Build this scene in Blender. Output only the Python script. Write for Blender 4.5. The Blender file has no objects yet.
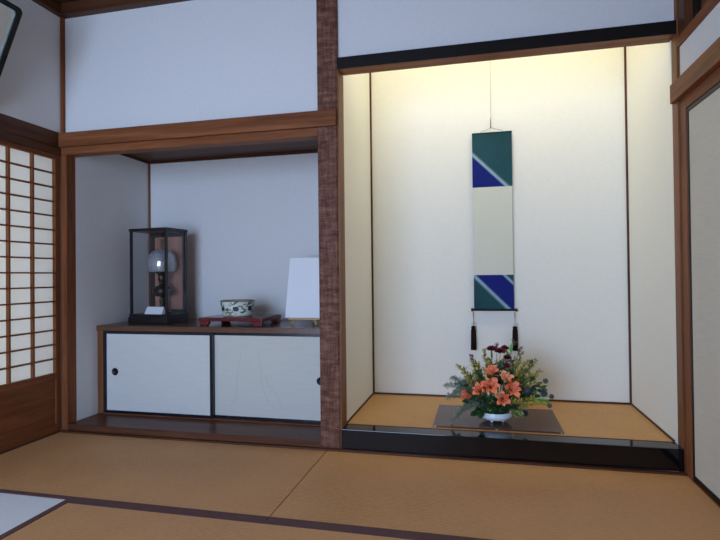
import bpy, bmesh, math, random
from mathutils import Vector, Matrix, Euler, noise
PI = math.pi
rnd = random.Random(7)
SC = bpy.context.scene
COL = SC.collection

# ------------------------------------------------------------ camera
cam_d = bpy.data.cameras.new('camera')
cam = bpy.data.objects.new('camera', cam_d); COL.objects.link(cam)
yaw, pitch, roll = math.radians(13.1192), math.radians(0.5947), math.radians(-0.6265)
fw = Vector((-math.sin(yaw)*math.cos(pitch), math.cos(yaw)*math.cos(pitch), math.sin(pitch)))
rt = Vector((math.cos(yaw), math.sin(yaw), 0)); up = rt.cross(fw)
r2 = rt*math.cos(roll) + up*math.sin(roll); u2 = -rt*math.sin(roll) + up*math.cos(roll)
cam.matrix_world = Matrix(((r2.x, u2.x, -fw.x, 2.8955), (r2.y, u2.y, -fw.y, -2.7258), (r2.z, u2.z, -fw.z, 0.9527), (0, 0, 0, 1)))
cam_d.sensor_fit = 'HORIZONTAL'; cam_d.sensor_width = 36.0
cam_d.lens = 514.4854/720*36.0
cam_d.clip_start = 0.05
SC.camera = cam

# ------------------------------------------------------------ view, world, lights
vs = SC.view_settings
vs.view_transform = 'Standard'; vs.look = 'None'; vs.gamma = 1.0; vs.use_curve_mapping = False
vs.exposure = 0.88
w = bpy.data.worlds.new('sky'); SC.world = w; w.use_nodes = True
bg = w.node_tree.nodes['Background']
bg.inputs[0].default_value = (0.52, 0.66, 1.0, 1); bg.inputs[1].default_value = 1.0

def area(name, loc, target, sx, sy, power, col):
    l = bpy.data.lights.new(name, 'AREA'); l.shape = 'RECTANGLE'; l.size = sx; l.size_y = sy
    l.energy = power; l.color = col
    o = bpy.data.objects.new(name, l); COL.objects.link(o); o.location = loc
    o.rotation_euler = (Vector(target)-Vector(loc)).to_track_quat('-Z', 'Y').to_euler()
    return o
# daylight through the open screens behind the camera, daylight behind the paper screens, the lamp above the alcove
area('window_daylight', (1.40, -4.45, 1.15), (1.95, 0, 0.95), 2.0, 1.9, 67, (0.49, 0.67, 1.0))
area('corridor_daylight', (-0.55, -1.6, 1.0), (1.5, -1.6, 0.9), 3.0, 1.9, 27, (0.90, 0.92, 1.0))
area('alcove_lamp', (2.985, 0.20, 2.95), (2.985, 0.50, 1.2), 1.45, 0.16, 7.2, (1.0, 0.92, 0.66))

# ------------------------------------------------------------ materials
def newmat(name):
    m = bpy.data.materials.new(name); m.use_nodes = True
    return m, m.node_tree, m.node_tree.nodes['Principled BSDF']

def plain(name, col, rough=0.6, metal=0.0, spec=0.5, var=0.08, scale=30, bump=0.0, coat=0.0, stretch=(1, 1, 1)):
    m, nt, b = newmat(name)
    tc = nt.nodes.new('ShaderNodeTexCoord'); mp = nt.nodes.new('ShaderNodeMapping')
    mp.inputs['Scale'].default_value = stretch
    n = nt.nodes.new('ShaderNodeTexNoise'); n.inputs['Scale'].default_value = scale; n.inputs['Detail'].default_value = 4
    nt.links.new(tc.outputs['Object'], mp.inputs[0]); nt.links.new(mp.outputs[0], n.inputs['Vector'])
    r = nt.nodes.new('ShaderNodeValToRGB')
    r.color_ramp.elements[0].position = 0.3; r.color_ramp.elements[1].position = 0.7
    r.color_ramp.elements[0].color = tuple(c*(1-var) for c in col)+(1,)
    r.color_ramp.elements[1].color = tuple(min(1, c*(1+var)) for c in col)+(1,)
    nt.links.new(n.outputs[0], r.inputs[0]); nt.links.new(r.outputs[0], b.inputs['Base Color'])
    b.inputs['Roughness'].default_value = rough; b.inputs['Metallic'].default_value = metal
    b.inputs['Specular IOR Level'].default_value = spec; b.inputs['Coat Weight'].default_value = coat
    b.inputs['Coat Roughness'].default_value = 0.12
    if bump:
        bp = nt.nodes.new('ShaderNodeBump'); bp.inputs['Strength'].default_value = bump; bp.inputs['Distance'].default_value = 0.002
        nt.links.new(n.outputs[0], bp.inputs['Height']); nt.links.new(bp.outputs[0], b.inputs['Normal'])
    return m

def wood(name, c1, c2, axis='X', rough=0.45, scale=1.0, bump=0.15, spec=0.5, coat=0.0, ringy=1.0):
    m, nt, b = newmat(name)
    tc = nt.nodes.new('ShaderNodeTexCoord'); mp = nt.nodes.new('ShaderNodeMapping')
    s = [26*scale]*3; s['XYZ'.index(axis)] = 1.4*scale
    mp.inputs['Scale'].default_value = s
    n = nt.nodes.new('ShaderNodeTexNoise'); n.inputs['Scale'].default_value = 1.0; n.inputs['Detail'].default_value = 7
    n.inputs['Roughness'].default_value = 0.62; n.inputs['Distortion'].default_value = 0.6*ringy
    n2 = nt.nodes.new('ShaderNodeTexNoise'); n2.inputs['Scale'].default_value = 5; n2.inputs['Detail'].default_value = 12
    nt.links.new(tc.outputs['Object'], mp.inputs[0])
    nt.links.new(mp.outputs[0], n.inputs['Vector']); nt.links.new(mp.outputs[0], n2.inputs['Vector'])
    ad = nt.nodes.new('ShaderNodeMath'); ad.operation = 'MULTIPLY_ADD'; ad.inputs[1].default_value = 0.3
    nt.links.new(n2.outputs[0], ad.inputs[0]); nt.links.new(n.outputs[0], ad.inputs[2])
    r = nt.nodes.new('ShaderNodeValToRGB')
    r.color_ramp.elements[0].position = 0.42; r.color_ramp.elements[1].position = 0.85
    r.color_ramp.elements[0].color = c1+(1,); r.color_ramp.elements[1].color = c2+(1,)
    nt.links.new(ad.outputs[0], r.inputs[0]); nt.links.new(r.outputs[0], b.inputs['Base Color'])
    b.inputs['Roughness'].default_value = rough; b.inputs['Specular IOR Level'].default_value = spec
    b.inputs['Coat Weight'].default_value = coat; b.inputs['Coat Roughness'].default_value = 0.15
    bp = nt.nodes.new('ShaderNodeBump'); bp.inputs['Strength'].default_value = bump; bp.inputs['Distance'].default_value = 0.002
    nt.links.new(ad.outputs[0], bp.inputs['Height']); nt.links.new(bp.outputs[0], b.inputs['Normal'])
    return m

def tatami(name, c1, c2, along='X', rough=0.55, bump=0.5, pitch=0.0125):
    """rush mat: fine ridges running across the mat, warp threads the other way"""
    m, nt, b = newmat(name)
    tc = nt.nodes.new('ShaderNodeTexCoord')
    wv = nt.nodes.new('ShaderNodeTexWave'); wv.wave_type = 'BANDS'; wv.bands_direction = 'Y' if along == 'X' else 'X'
    wv.inputs['Scale'].default_value = 0.314/pitch; wv.inputs['Distortion'].default_value = 0.02
    wv.inputs['Detail'].default_value = 1; wv.inputs['Detail Scale'].default_value = 0.5
    mp = nt.nodes.new('ShaderNodeMapping')
    mp.inputs['Scale'].default_value = (60, 420, 30) if along == 'X' else (420, 60, 30)
    n = nt.nodes.new('ShaderNodeTexNoise'); n.inputs['Scale'].default_value = 1; n.inputs['Detail'].default_value = 3
    n3 = nt.nodes.new('ShaderNodeTexNoise'); n3.inputs['Scale'].default_value = 2.2; n3.inputs['Detail'].default_value = 5
    nt.links.new(tc.outputs['Object'], wv.inputs['Vector']); nt.links.new(tc.outputs['Object'], mp.inputs[0])
    nt.links.new(mp.outputs[0], n.inputs['Vector']); nt.links.new(tc.outputs['Object'], n3.inputs['Vector'])
    a1 = nt.nodes.new('ShaderNodeMath'); a1.operation = 'MULTIPLY_ADD'; a1.inputs[1].default_value = 0.28
    nt.links.new(wv.outputs[1] if len(wv.outputs) > 1 else wv.outputs[0], a1.inputs[0]); nt.links.new(n.outputs[0], a1.inputs[2])
    a2 = nt.nodes.new('ShaderNodeMath'); a2.operation = 'MULTIPLY_ADD'; a2.inputs[1].default_value = 0.55
    nt.links.new(n3.outputs[0], a2.inputs[0]); nt.links.new(a1.outputs[0], a2.inputs[2])
    r = nt.nodes.new('ShaderNodeValToRGB')
    r.color_ramp.elements[0].position = 0.5; r.color_ramp.elements[1].position = 1.2
    r.color_ramp.elements[1].position = 1.0
    r.color_ramp.elements[0].color = c1+(1,); r.color_ramp.elements[1].color = c2+(1,)
    nt.links.new(a2.outputs[0], r.inputs[0]); nt.links.new(r.outputs[0], b.inputs['Base Color'])
    bp = nt.nodes.new('ShaderNodeBump'); bp.inputs['Strength'].default_value = bump; bp.inputs['Distance'].default_value = 0.0015
    nt.links.new(a1.outputs[0], bp.inputs['Height']); nt.links.new(bp.outputs[0], b.inputs['Normal'])
    b.inputs['Roughness'].default_value = rough; b.inputs['Specular IOR Level'].default_value = 0.35
    return m

def paper(name, col, rough=0.75, fib=0.03):
    m, nt, b = newmat(name)
    tc = nt.nodes.new('ShaderNodeTexCoord'); mp = nt.nodes.new('ShaderNodeMapping'); mp.inputs['Scale'].default_value = (9, 9, 190)
    n = nt.nodes.new('ShaderNodeTexNoise'); n.inputs['Scale'].default_value = 1; n.inputs['Detail'].default_value = 5
    nt.links.new(tc.outputs['Object'], mp.inputs[0]); nt.links.new(mp.outputs[0], n.inputs['Vector'])
    r = nt.nodes.new('ShaderNodeValToRGB'); r.color_ramp.elements[0].position = 0.35; r.color_ramp.elements[1].position = 0.65
    r.color_ramp.elements[0].color = tuple(c*(1-fib) for c in col)+(1,); r.color_ramp.elements[1].color = tuple(min(1, c*(1+fib)) for c in col)+(1,)
    nt.links.new(n.outputs[0], r.inputs[0]); nt.links.new(r.outputs[0], b.inputs['Base Color'])
    b.inputs['Roughness'].default_value = rough; b.inputs['Specular IOR Level'].default_value = 0.25
    return m

def glass(name, tint=(0.9, 0.95, 0.97), ior=1.5, rough=0.0, boost=0.0):
    m = bpy.data.materials.new(name); m.use_nodes = True; nt = m.node_tree
    for n in list(nt.nodes): nt.nodes.remove(n)
    out = nt.nodes.new('ShaderNodeOutputMaterial'); mx = nt.nodes.new('ShaderNodeMixShader')
    tr = nt.nodes.new('ShaderNodeBsdfTransparent'); tr.inputs[0].default_value = tint+(1,)
    gl = nt.nodes.new('ShaderNodeBsdfGlossy'); gl.inputs['Roughness'].default_value = rough
    fr0 = nt.nodes.new('ShaderNodeLayerWeight'); fr0.inputs[0].default_value = 0.5
    fr1 = nt.nodes.new('ShaderNodeMath'); fr1.operation = 'POWER'; fr1.inputs[1].default_value = 5
    fr = nt.nodes.new('ShaderNodeMath'); fr.operation = 'MULTIPLY_ADD'; fr.inputs[1].default_value = 0.7; fr.inputs[2].default_value = 0.03
    nt.links.new(fr0.outputs['Facing'], fr1.inputs[0]); nt.links.new(fr1.outputs[0], fr.inputs[0])
    ad = nt.nodes.new('ShaderNodeMath'); ad.operation = 'ADD'; ad.inputs[1].default_value = boost
    nt.links.new(fr.outputs[0], ad.inputs[0]); nt.links.new(ad.outputs[0], mx.inputs[0])
    nt.links.new(tr.outputs[0], mx.inputs[1]); nt.links.new(gl.outputs[0], mx.inputs[2]); nt.links.new(mx.outputs[0], out.inputs[0])
    return m

def translucent(name, col, trans, mixf=0.5, extra_transparent=0.0):
    m = bpy.data.materials.new(name); m.use_nodes = True; nt = m.node_tree
    for n in list(nt.nodes): nt.nodes.remove(n)
    out = nt.nodes.new('ShaderNodeOutputMaterial'); mx = nt.nodes.new('ShaderNodeMixShader'); mx.inputs[0].default_value = mixf
    tc = nt.nodes.new('ShaderNodeTexCoord'); n = nt.nodes.new('ShaderNodeTexNoise'); n.inputs['Scale'].default_value = 40
    nt.links.new(tc.outputs['Object'], n.inputs['Vector'])
    r = nt.nodes.new('ShaderNodeValToRGB'); r.color_ramp.elements[0].color = tuple(c*0.93 for c in col)+(1,); r.color_ramp.elements[1].color = col+(1,)
    nt.links.new(n.outputs[0], r.inputs[0])
    d = nt.nodes.new('ShaderNodeBsdfDiffuse'); nt.links.new(r.outputs[0], d.inputs[0])
    t = nt.nodes.new('ShaderNodeBsdfTranslucent'); t.inputs[0].default_value = trans+(1,)
    nt.links.new(d.outputs[0], mx.inputs[1]); nt.links.new(t.outputs[0], mx.inputs[2])
    last = mx
    if extra_transparent:
        m2 = nt.nodes.new('ShaderNodeMixShader'); m2.inputs[0].default_value = extra_transparent
        tp = nt.nodes.new('ShaderNodeBsdfTransparent')
        nt.links.new(mx.outputs[0], m2.inputs[1]); nt.links.new(tp.outputs[0], m2.inputs[2]); last = m2
    nt.links.new(last.outputs[0], out.inputs[0])
    return m

def rough_post(name):
    """dark wrinkled trunk: crosswise ripples over fine vertical fibres"""
    m, nt, b = newmat(name)
    tc = nt.nodes.new('ShaderNodeTexCoord')
    mp = nt.nodes.new('ShaderNodeMapping'); mp.inputs['Scale'].default_value = (10, 10, 36)
    mp2 = nt.nodes.new('ShaderNodeMapping'); mp2.inputs['Scale'].default_value = (75, 75, 9)
    n = nt.nodes.new('ShaderNodeTexNoise'); n.inputs['Scale'].default_value = 1; n.inputs['Detail'].default_value = 7; n.inputs['Roughness'].default_value = 0.7
    n2 = nt.nodes.new('ShaderNodeTexNoise'); n2.inputs['Scale'].default_value = 1; n2.inputs['Detail'].default_value = 6
    for a, c in ((mp, n), (mp2, n2)):
        nt.links.new(tc.outputs['Object'], a.inputs[0]); nt.links.new(a.outputs[0], c.inputs['Vector'])
    ad = nt.nodes.new('ShaderNodeMath'); ad.operation = 'MULTIPLY_ADD'; ad.inputs[1].default_value = 0.4
    nt.links.new(n2.outputs[0], ad.inputs[0]); nt.links.new(n.outputs[0], ad.inputs[2])
    r = nt.nodes.new('ShaderNodeValToRGB')
    r.color_ramp.elements[0].position = 0.5; r.color_ramp.elements[0].color = (0.065, 0.020, 0.010, 1)
    r.color_ramp.elements[1].position = 0.93; r.color_ramp.elements[1].color = (0.31, 0.160, 0.105, 1)
    e = r.color_ramp.elements.new(0.70); e.color = (0.150, 0.064, 0.040, 1)
    nt.links.new(ad.outputs[0], r.inputs[0]); nt.links.new(r.outputs[0], b.inputs['Base Color'])
    bp = nt.nodes.new('ShaderNodeBump'); bp.inputs['Strength'].default_value = 0.6; bp.inputs['Distance'].default_value = 0.004
    nt.links.new(ad.outputs[0], bp.inputs['Height']); nt.links.new(bp.outputs[0], b.inputs['Normal'])
    b.inputs['Roughness'].default_value = 0.6; b.inputs['Specular IOR Level'].default_value = 0.15
    return m

def diag_cloth(name, stops):
    """dyed cloth whose colour depends on x+z of the panel (a diagonal band pattern)"""
    m, nt, b = newmat(name)
    tc = nt.nodes.new('ShaderNodeTexCoord'); sp = nt.nodes.new('ShaderNodeSeparateXYZ')
    nt.links.new(tc.outputs['Object'], sp.inputs[0])
    ad = nt.nodes.new('ShaderNodeMath'); ad.operation = 'ADD'
    nt.links.new(sp.outputs[0], ad.inputs[0]); nt.links.new(sp.outputs[2], ad.inputs[1])
    mr = nt.nodes.new('ShaderNodeMapRange'); mr.inputs['From Min'].default_value = -0.3; mr.inputs['From Max'].default_value = 0.7
    nt.links.new(ad.outputs[0], mr.inputs['Value'])
    r = nt.nodes.new('ShaderNodeValToRGB'); cr = r.color_ramp
    for i, (s, c) in enumerate(stops):
        e = cr.elements[i] if i < 2 else cr.elements.new(0.5)
        e.position = s+0.3; e.color = c+(1,)
    nt.links.new(mr.outputs[0], r.inputs[0])
    n = nt.nodes.new('ShaderNodeTexNoise'); n.inputs['Scale'].default_value = 14; n.inputs['Detail'].default_value = 6
    nt.links.new(tc.outputs['Object'], n.inputs['Vector'])
    mx = nt.nodes.new('ShaderNodeMix'); mx.data_type = 'RGBA'; mx.blend_type = 'MULTIPLY'; mx.inputs[0].default_value = 0.35
    nt.links.new(r.outputs[0], mx.inputs[6]); nt.links.new(n.outputs[0], mx.inputs[7]); nt.links.new(mx.outputs[2], b.inputs['Base Color'])
    b.inputs['Roughness'].default_value = 0.75; b.inputs['Specular IOR Level'].default_value = 0.2
    return m

M = {}
M['plaster'] = plain('white_plaster', (0.74, 0.73, 0.71), 0.9, var=0.02, scale=60, bump=0.08, spec=0.1)
M['cream'] = plain('cream_plaster', (0.82, 0.81, 0.74), 0.9, var=0.015, scale=60, bump=0.06, spec=0.1)
M['woodX'] = wood('brown_cedar_x', (0.125, 0.038, 0.013), (0.29, 0.105, 0.040), 'X', spec=0.12)
M['woodY'] = wood('brown_cedar_y', (0.125, 0.038, 0.013), (0.27, 0.092, 0.034), 'Y', spec=0.08)
M['woodZ'] = wood('brown_cedar_z', (0.125, 0.038, 0.013), (0.28, 0.098, 0.037), 'Z', spec=0.12)
M['jamb'] = wood('tan_cedar', (0.125, 0.044, 0.016), (0.27, 0.110, 0.044), 'Z', spec=0.15)
M['darkX'] = wood('dark_cedar_x', (0.045, 0.016, 0.008), (0.125, 0.047, 0.021), 'X', spec=0.2)
M['darkY'] = wood('dark_cedar_y', (0.045, 0.016, 0.008), (0.125, 0.047, 0.021), 'Y', spec=0.2)
M['darkZ'] = wood('dark_cedar_z', (0.045, 0.016, 0.008), (0.125, 0.047, 0.021), 'Z', spec=0.2)
M['shelf'] = wood('shelf_board', (0.055, 0.022, 0.012), (0.17, 0.075, 0.038), 'X', rough=0.25, bump=0.05)
M['plank'] = wood('glossy_floor_plank', (0.060, 0.022, 0.012), (0.150, 0.058, 0.032), 'X', rough=0.32, bump=0.04, spec=0.12)
M['post'] = rough_post('wrinkled_trunk')
M['tatami'] = tatami('rush_mat', (0.47, 0.215, 0.080), (0.70, 0.365, 0.150))
M['tatamiY'] = tatami('rush_mat_lengthwise', (0.47, 0.215, 0.080), (0.70, 0.365, 0.150), 'Y')
M['tatami_sheen'] = tatami('sheen_painted_rush_mat', (0.80, 0.84, 0.86), (0.95, 0.97, 0.97), 'Y', rough=0.35, bump=0.6)  # window light reflecting off this mat is painted into its pale base colour
M['tatami_alcove'] = tatami('alcove_rush_mat', (0.40, 0.195, 0.065), (0.62, 0.34, 0.125), bump=0.3, pitch=0.008)
M['heri'] = plain('mat_border_cloth', (0.135, 0.070, 0.065), 0.8, var=0.15, scale=150, bump=0.2, spec=0.2)
M['lacquer'] = plain('black_lacquer', (0.003, 0.003, 0.004), 0.07, var=0.05, scale=5, spec=0.45)
M['blackwood'] = plain('black_stained_wood', (0.011, 0.009, 0.008), 0.45, spec=0.2, var=0.2, scale=20, stretch=(1, 8, 8))
M['blackframe'] = plain('black_lacquered_frame', (0.010, 0.012, 0.020), 0.22, var=0.1, scale=12)
M['fusuma'] = paper('screen_paper', (0.66, 0.66, 0.62))
M['fusuma2'] = paper('cream_screen_paper', (0.63, 0.62, 0.55))
M['fusuma_room'] = paper('room_screen_paper', (0.66, 0.61, 0.50), fib=0.04)
M['shoji'] = translucent('shoji_paper', (0.79, 0.78, 0.74), (0.78, 0.76, 0.68), 0.5)
M['ink'] = plain('faded_grey_ink', (0.50, 0.49, 0.44), 0.8, spec=0.1)
M['metal_dark'] = plain('dark_iron', (0.02, 0.02, 0.022), 0.4, metal=0.6)

# ------------------------------------------------------------ mesh helpers
def box(bm, x0, x1, y0, y1, z0, z1, mi=0):
    vs_ = [bm.verts.new(p) for p in ((x0, y0, z0), (x1, y0, z0), (x1, y1, z0), (x0, y1, z0), (x0, y0, z1), (x1, y0, z1), (x1, y1, z1), (x0, y1, z1))]
    fs = []
    for f in ((3, 2, 1, 0), (4, 5, 6, 7), (0, 1, 5, 4), (1, 2, 6, 5), (2, 3, 7, 6), (3, 0, 4, 7)):
        q = bm.faces.new([vs_[i] for i in f]); q.material_index = mi; fs.append(q)
    return fs

def bar(bm, a, b, wx, wz, upv=Vector((0, 0, 1))):
    """square bar from a to b"""
    a = Vector(a); b = Vector(b); d = (b-a).normalized(); s = d.cross(upv)
    if s.length < 1e-4: s = d.cross(Vector((0, 1, 0)))
    s.normalize(); t = s.cross(d)
    v = []
    for p in (a, b):
        for i, j in ((-1, -1), (1, -1), (1, 1), (-1, 1)): v.append(bm.verts.new(p+s*i*wx/2+t*j*wz/2))
    for f in ((0, 3, 2, 1), (4, 5, 6, 7), (0, 1, 5, 4), (1, 2, 6, 5), (2, 3, 7, 6), (3, 0, 4, 7)): bm.faces.new([v[i] for i in f])

def tube(bm, pts, rads, n=6, cap=True):
    pts = [Vector(p) for p in pts]
    if not hasattr(rads, '__len__'): rads = [rads]*len(pts)
    rings = []; nrm = None
    for i, p in enumerate(pts):
        d = (pts[min(i+1, len(pts)-1)]-pts[max(i-1, 0)]).normalized()
        if nrm is None:
            nrm = d.cross(Vector((0.3, 1, 0.2))).normalized()
        nrm = (nrm-d*nrm.dot(d)).normalized(); bi = d.cross(nrm)
        rings.append([bm.verts.new(p+(nrm*math.cos(2*PI*k/n)+bi*math.sin(2*PI*k/n))*rads[i]) for k in range(n)])
    for a, b in zip(rings, rings[1:]):
        for k in range(n):
            f = bm.faces.new((a[k], a[(k+1) % n], b[(k+1) % n], b[k])); f.smooth = True
    if cap:
        bm.faces.new(rings[0][::-1]); bm.faces.new(rings[-1])

def lathe(bm, prof, c=(0, 0, 0), n=40, close_ends=True, sx=1.0, sy=1.0):
    rings = []
    for r, z in prof:
        rings.append([bm.verts.new((c[0]+sx*max(r, 1e-5)*math.cos(2*PI*k/n), c[1]+sy*max(r, 1e-5)*math.sin(2*PI*k/n), c[2]+z)) for k in range(n)])
    for a, b in zip(rings, rings[1:]):
        for k in range(n):
            f = bm.faces.new((a[k], a[(k+1) % n], b[(k+1) % n], b[k])); f.smooth = True
    if close_ends:
        bm.faces.new(rings[0][::-1]); bm.faces.new(rings[-1])

def ball(bm, c, r, sub=2, sc=(1, 1, 1)):
    g = bmesh.ops.create_icosphere(bm, subdivisions=sub, radius=r)
    for v in g['verts']: v.co = Vector((v.co.x*sc[0], v.co.y*sc[1], v.co.z*sc[2]))+Vector(c)
    for v in g['verts']:
        for f in v.link_faces: f.smooth = True
    return g['verts']

def obj(name, bm, mat, parent=None, bev=0.0, seg=2, recalc=True):
    if recalc: bmesh.ops.recalc_face_normals(bm, faces=bm.faces)
    if bev:
        es = [e for e in bm.edges if len(e.link_faces) == 2 and e.calc_face_angle(0) > 0.6]
        bmesh.ops.bevel(bm, geom=es, offset=bev, segments=seg, profile=0.6, affect='EDGES', clamp_overlap=True)
    me = bpy.data.meshes.new(name); bm.to_mesh(me); bm.free()
    for m in (mat if isinstance(mat, (list, tuple)) else [mat]): me.materials.append(m)
    o = bpy.data.objects.new(name, me); COL.objects.link(o)
    if parent is not None: o.parent = parent
    return o

def thing(name, label, cat, loc=(0, 0, 0), rotz=0.0, group=None):
    o = bpy.data.objects.new(name, None); COL.objects.link(o); o.empty_display_size = 0.05
    o.location = loc; o.rotation_euler = (0, 0, rotz); o['label'] = label; o['category'] = cat
    if group: o['group'] = group
    return o

def tag(o, label, cat, group=None, kind=None):
    o['label'] = label; o['category'] = cat
    if group: o['group'] = group
    if kind: o['kind'] = kind
    return o

def struct(name, boxes, mat, label, cat, bev=0.0, parent=None):
    bm = bmesh.new()
    for b in boxes: box(bm, *b)
    o = obj(name, bm, mat, parent, bev)
    if parent is None: tag(o, label, cat, kind='structure')
    return o

def pbox(name, parent, mat, b, bev=0.0):
    bm = bmesh.new()
    for q in (b if isinstance(b[0], (list, tuple)) else [b]): box(bm, *q)
    return obj(name, bm, mat, parent, bev)

# ============================================================ the room
YF = -4.3                      # rear of the room
AB = 0.86                      # back of the flower alcove
SB = 0.83                      # back of the shelf alcove
struct('floor', [(-0.1, 4.1, YF, 1.0, -0.15, -0.058)], M['woodX'], 'wooden subfloor under the rush mats', 'floor')
# walls
struct('wall_back', [(0.337, 2.023, 0.018, 0.10, 1.862, 2.69)], M['plaster'], 'white plaster wall above the brown beam over the shelf alcove', 'wall')
struct('wall_back', [(2.141, 3.826, 0.030, 0.10, 2.155, 3.0)], M['plaster'], 'white plaster wall above the black lintel of the flower alcove', 'wall')
struct('wall_back', [(0.37, 2.03, SB, SB+0.06, 0.0, 1.95)], M['plaster'], 'white plaster back of the shelf alcove', 'wall')
struct('wall_back', [(2.10, 3.88, AB, AB+0.06, 0.0, 3.02)], M['cream'], 'white plaster back of the alcove with the hanging scroll', 'wall')
struct('wall_left', [(0.30, 0.372, 0.075, SB, 0.0, 1.95)], M['plaster'], 'white plaster side wall of the shelf alcove', 'wall')
struct('wall_left', [(2.03, 2.146, 0.112, AB, 0.0, 3.02)], M['cream'], 'white plaster partition between the two alcoves', 'wall')
struct('wall_left', [(0.24, 0.333, YF, 0.018, 1.868, 2.69)], M['plaster'], 'white plaster wall above the paper screens', 'wall')
struct('wall_left', [(0.24, 0.322, YF, -3.70, -0.058, 1.868)], M['plaster'], 'white plaster wall beyond the paper screens', 'wall')
struct('wall_right', [(3.824, 3.90, 0.074, AB, 0.0, 3.02)], M['cream'], 'white plaster right side of the flower alcove', 'wall')
struct('wall_right', [(3.8265, 3.8295, YF, -0.030, 1.853, 2.02)], M['plaster'], 'narrow white plaster band above the right beam', 'wall')
struct('wall_right', [(3.843, 3.93, YF, -2.05, -0.058, 1.70)], M['plaster'], 'white plaster wall behind the camera side of the right screens', 'wall')
struct('wall_rear', [(0.24, 0.40, YF-0.1, YF, -0.058, 2.69), (2.45, 3.95, YF-0.1, YF, -0.058, 2.69), (0.40, 2.45, YF-0.1, YF, 2.10, 2.69), (0.40, 2.45, YF-0.1, YF, -0.058, 0.20)],
       M['plaster'], 'wall behind the camera with a wide opening to the garden', 'wall')
# ceilings
bm = bmesh.new()
box(bm, 0.2, 4.0, YF, 0.029, 2.675, 2.72)
for i in range(10): box(bm, 0.322, 3.93, -0.30-0.44*i, -0.27-0.44*i, 2.645, 2.676)
tag(obj('ceiling', bm, M['darkX']), 'dark brown board ceiling with battens', 'ceiling', kind='structure')
struct('ceiling', [(0.34, 2.03, 0.10, SB, 1.862, 1.89)], M['darkX'], 'dark board ceiling of the shelf alcove', 'ceiling')
struct('ceiling', [(2.14, 3.83, 0.03, AB, 3.0, 3.04)], M['darkX'], 'board ceiling of the flower alcove', 'ceiling')

n_ = [0]
def trim(boxes, mat, label, cat='trim', bev=0.002):
    n_[0] += 1
    return struct('trim_%d' % n_[0], boxes, mat, label, cat, bev)
# cornice
trim([(0.333, 3.826, -0.035, 0.018, 2.600, 2.672)], M['darkX'], 'dark cornice along the top of the back wall')
trim([(0.333, 0.372, YF, -0.036, 2.600, 2.672)], M['darkY'], 'dark cornice along the top of the left wall')
trim([(0.333, 0.352, -0.004, 0.0175, 1.872, 2.599)], M['woodZ'], 'thin brown corner strip above the beams', bev=0.001)
# corner post and beams of the shelf alcove
trim([(0.332, 0.372, 0.0, 0.075, -0.058, 1.729)], M['woodZ'], 'brown corner post left of the shelf alcove', 'post')
trim([(0.332, 2.026, 0.001, 0.075, 1.730, 1.862)], M['woodX'], 'lower brown lintel of the shelf alcove', 'beam')
trim([(0.3375, 2.137, -0.026, -0.0005, 1.776, 1.864)], M['woodX'], 'brown beam across the top of the shelf alcove', 'beam', 0.003)
trim([(0.372, 2.03, SB-0.012, SB, 1.843, 1.862), (0.372, 0.384, 0.11, SB-0.012, 1.843, 1.862)], M['darkX'], 'thin dark strip under the shelf alcove ceiling')
trim([(0.372, 0.386, SB-0.012, SB, 0.66, 1.843)], M['jamb'], 'thin brown strip in the corner of the shelf alcove')
# alcove post: a slightly uneven trunk
bm = bmesh.new()
NZ = 60; ring = []
prof = [(-0.0545, 0), (-0.055, 0.1), (-0.048, 0.112), (0.052, 0.112), (0.0580, 0.104), (0.0580, 0.006), (0.05, -0.001), (-0.052, -0.001)]
for i in range(NZ+1):
    z = -0.058+(2.675+0.058)*i/NZ; r_ = []
    for k, (px, py) in enumerate(prof):
        d = 0.0035*noise.noise(Vector((k*1.7, 0, z*9))) if k in (0, 1, 2, 7) else 0
        d2 = -0.002*abs(noise.noise(Vector((k*1.7, 5, z*14)))) if k in (6, 7) else 0
        r_.append(bm.verts.new((2.082+px-abs(d)*0.6, py-d2, z)))
    ring.append(r_)
for a, b in zip(ring, ring[1:]):
    for k in range(8):
        f = bm.faces.new((a[k], a[(k+1) % 8], b[(k+1) % 8], b[k]))
bm.faces.new(ring[0][::-1]); bm.faces.new(ring[-1])
n_[0] += 1
tag(obj('trim_%d' % n_[0], bm, M['post']), 'dark wrinkled natural wood post between the two alcoves', 'post', kind='structure')
trim([(2.1405, 2.1485, 0.004, 0.111, 0.0, 2.088)], M['jamb'], 'light brown jamb on the left of the flower alcove', 'jamb', 0.001)
# lintel of the flower alcove: black face, brown underside
bm = bmesh.new(); box(bm, 2.142, 3.823, 0.0, 0.095, 2.090, 2.155)
bm.faces.ensure_lookup_table()
for f in bm.faces: f.material_index = 1 if f.normal.z < -0.5 or f.calc_center_median().z < 2.0901 else 0
n_[0] += 1
tag(obj('trim_%d' % n_[0], bm, [M['blackwood'], M['woodX']], recalc=False), 'black faced lintel across the top of the flower alcove', 'beam', kind='structure')
# right post
trim([(3.830, 3.93, -0.078, -0.001, -0.058, 2.061)], M['woodZ'], 'brown post at the right of the flower alcove', 'post', 0.003)
trim([(3.830, 3.93, -0.078, -0.001, 2.0615, 2.675)], M['darkZ'], 'upper part of the right post above the white band, coloured dark for shade', 'post', 0.003)  # same post as below; its shade is put into the darker wood colour
trim([(3.824, 3.93, 0.0, 0.0735, -0.05, 2.60)], M['jamb'], 'light brown jamb on the right of the flower alcove', 'jamb', 0.003)
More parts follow.
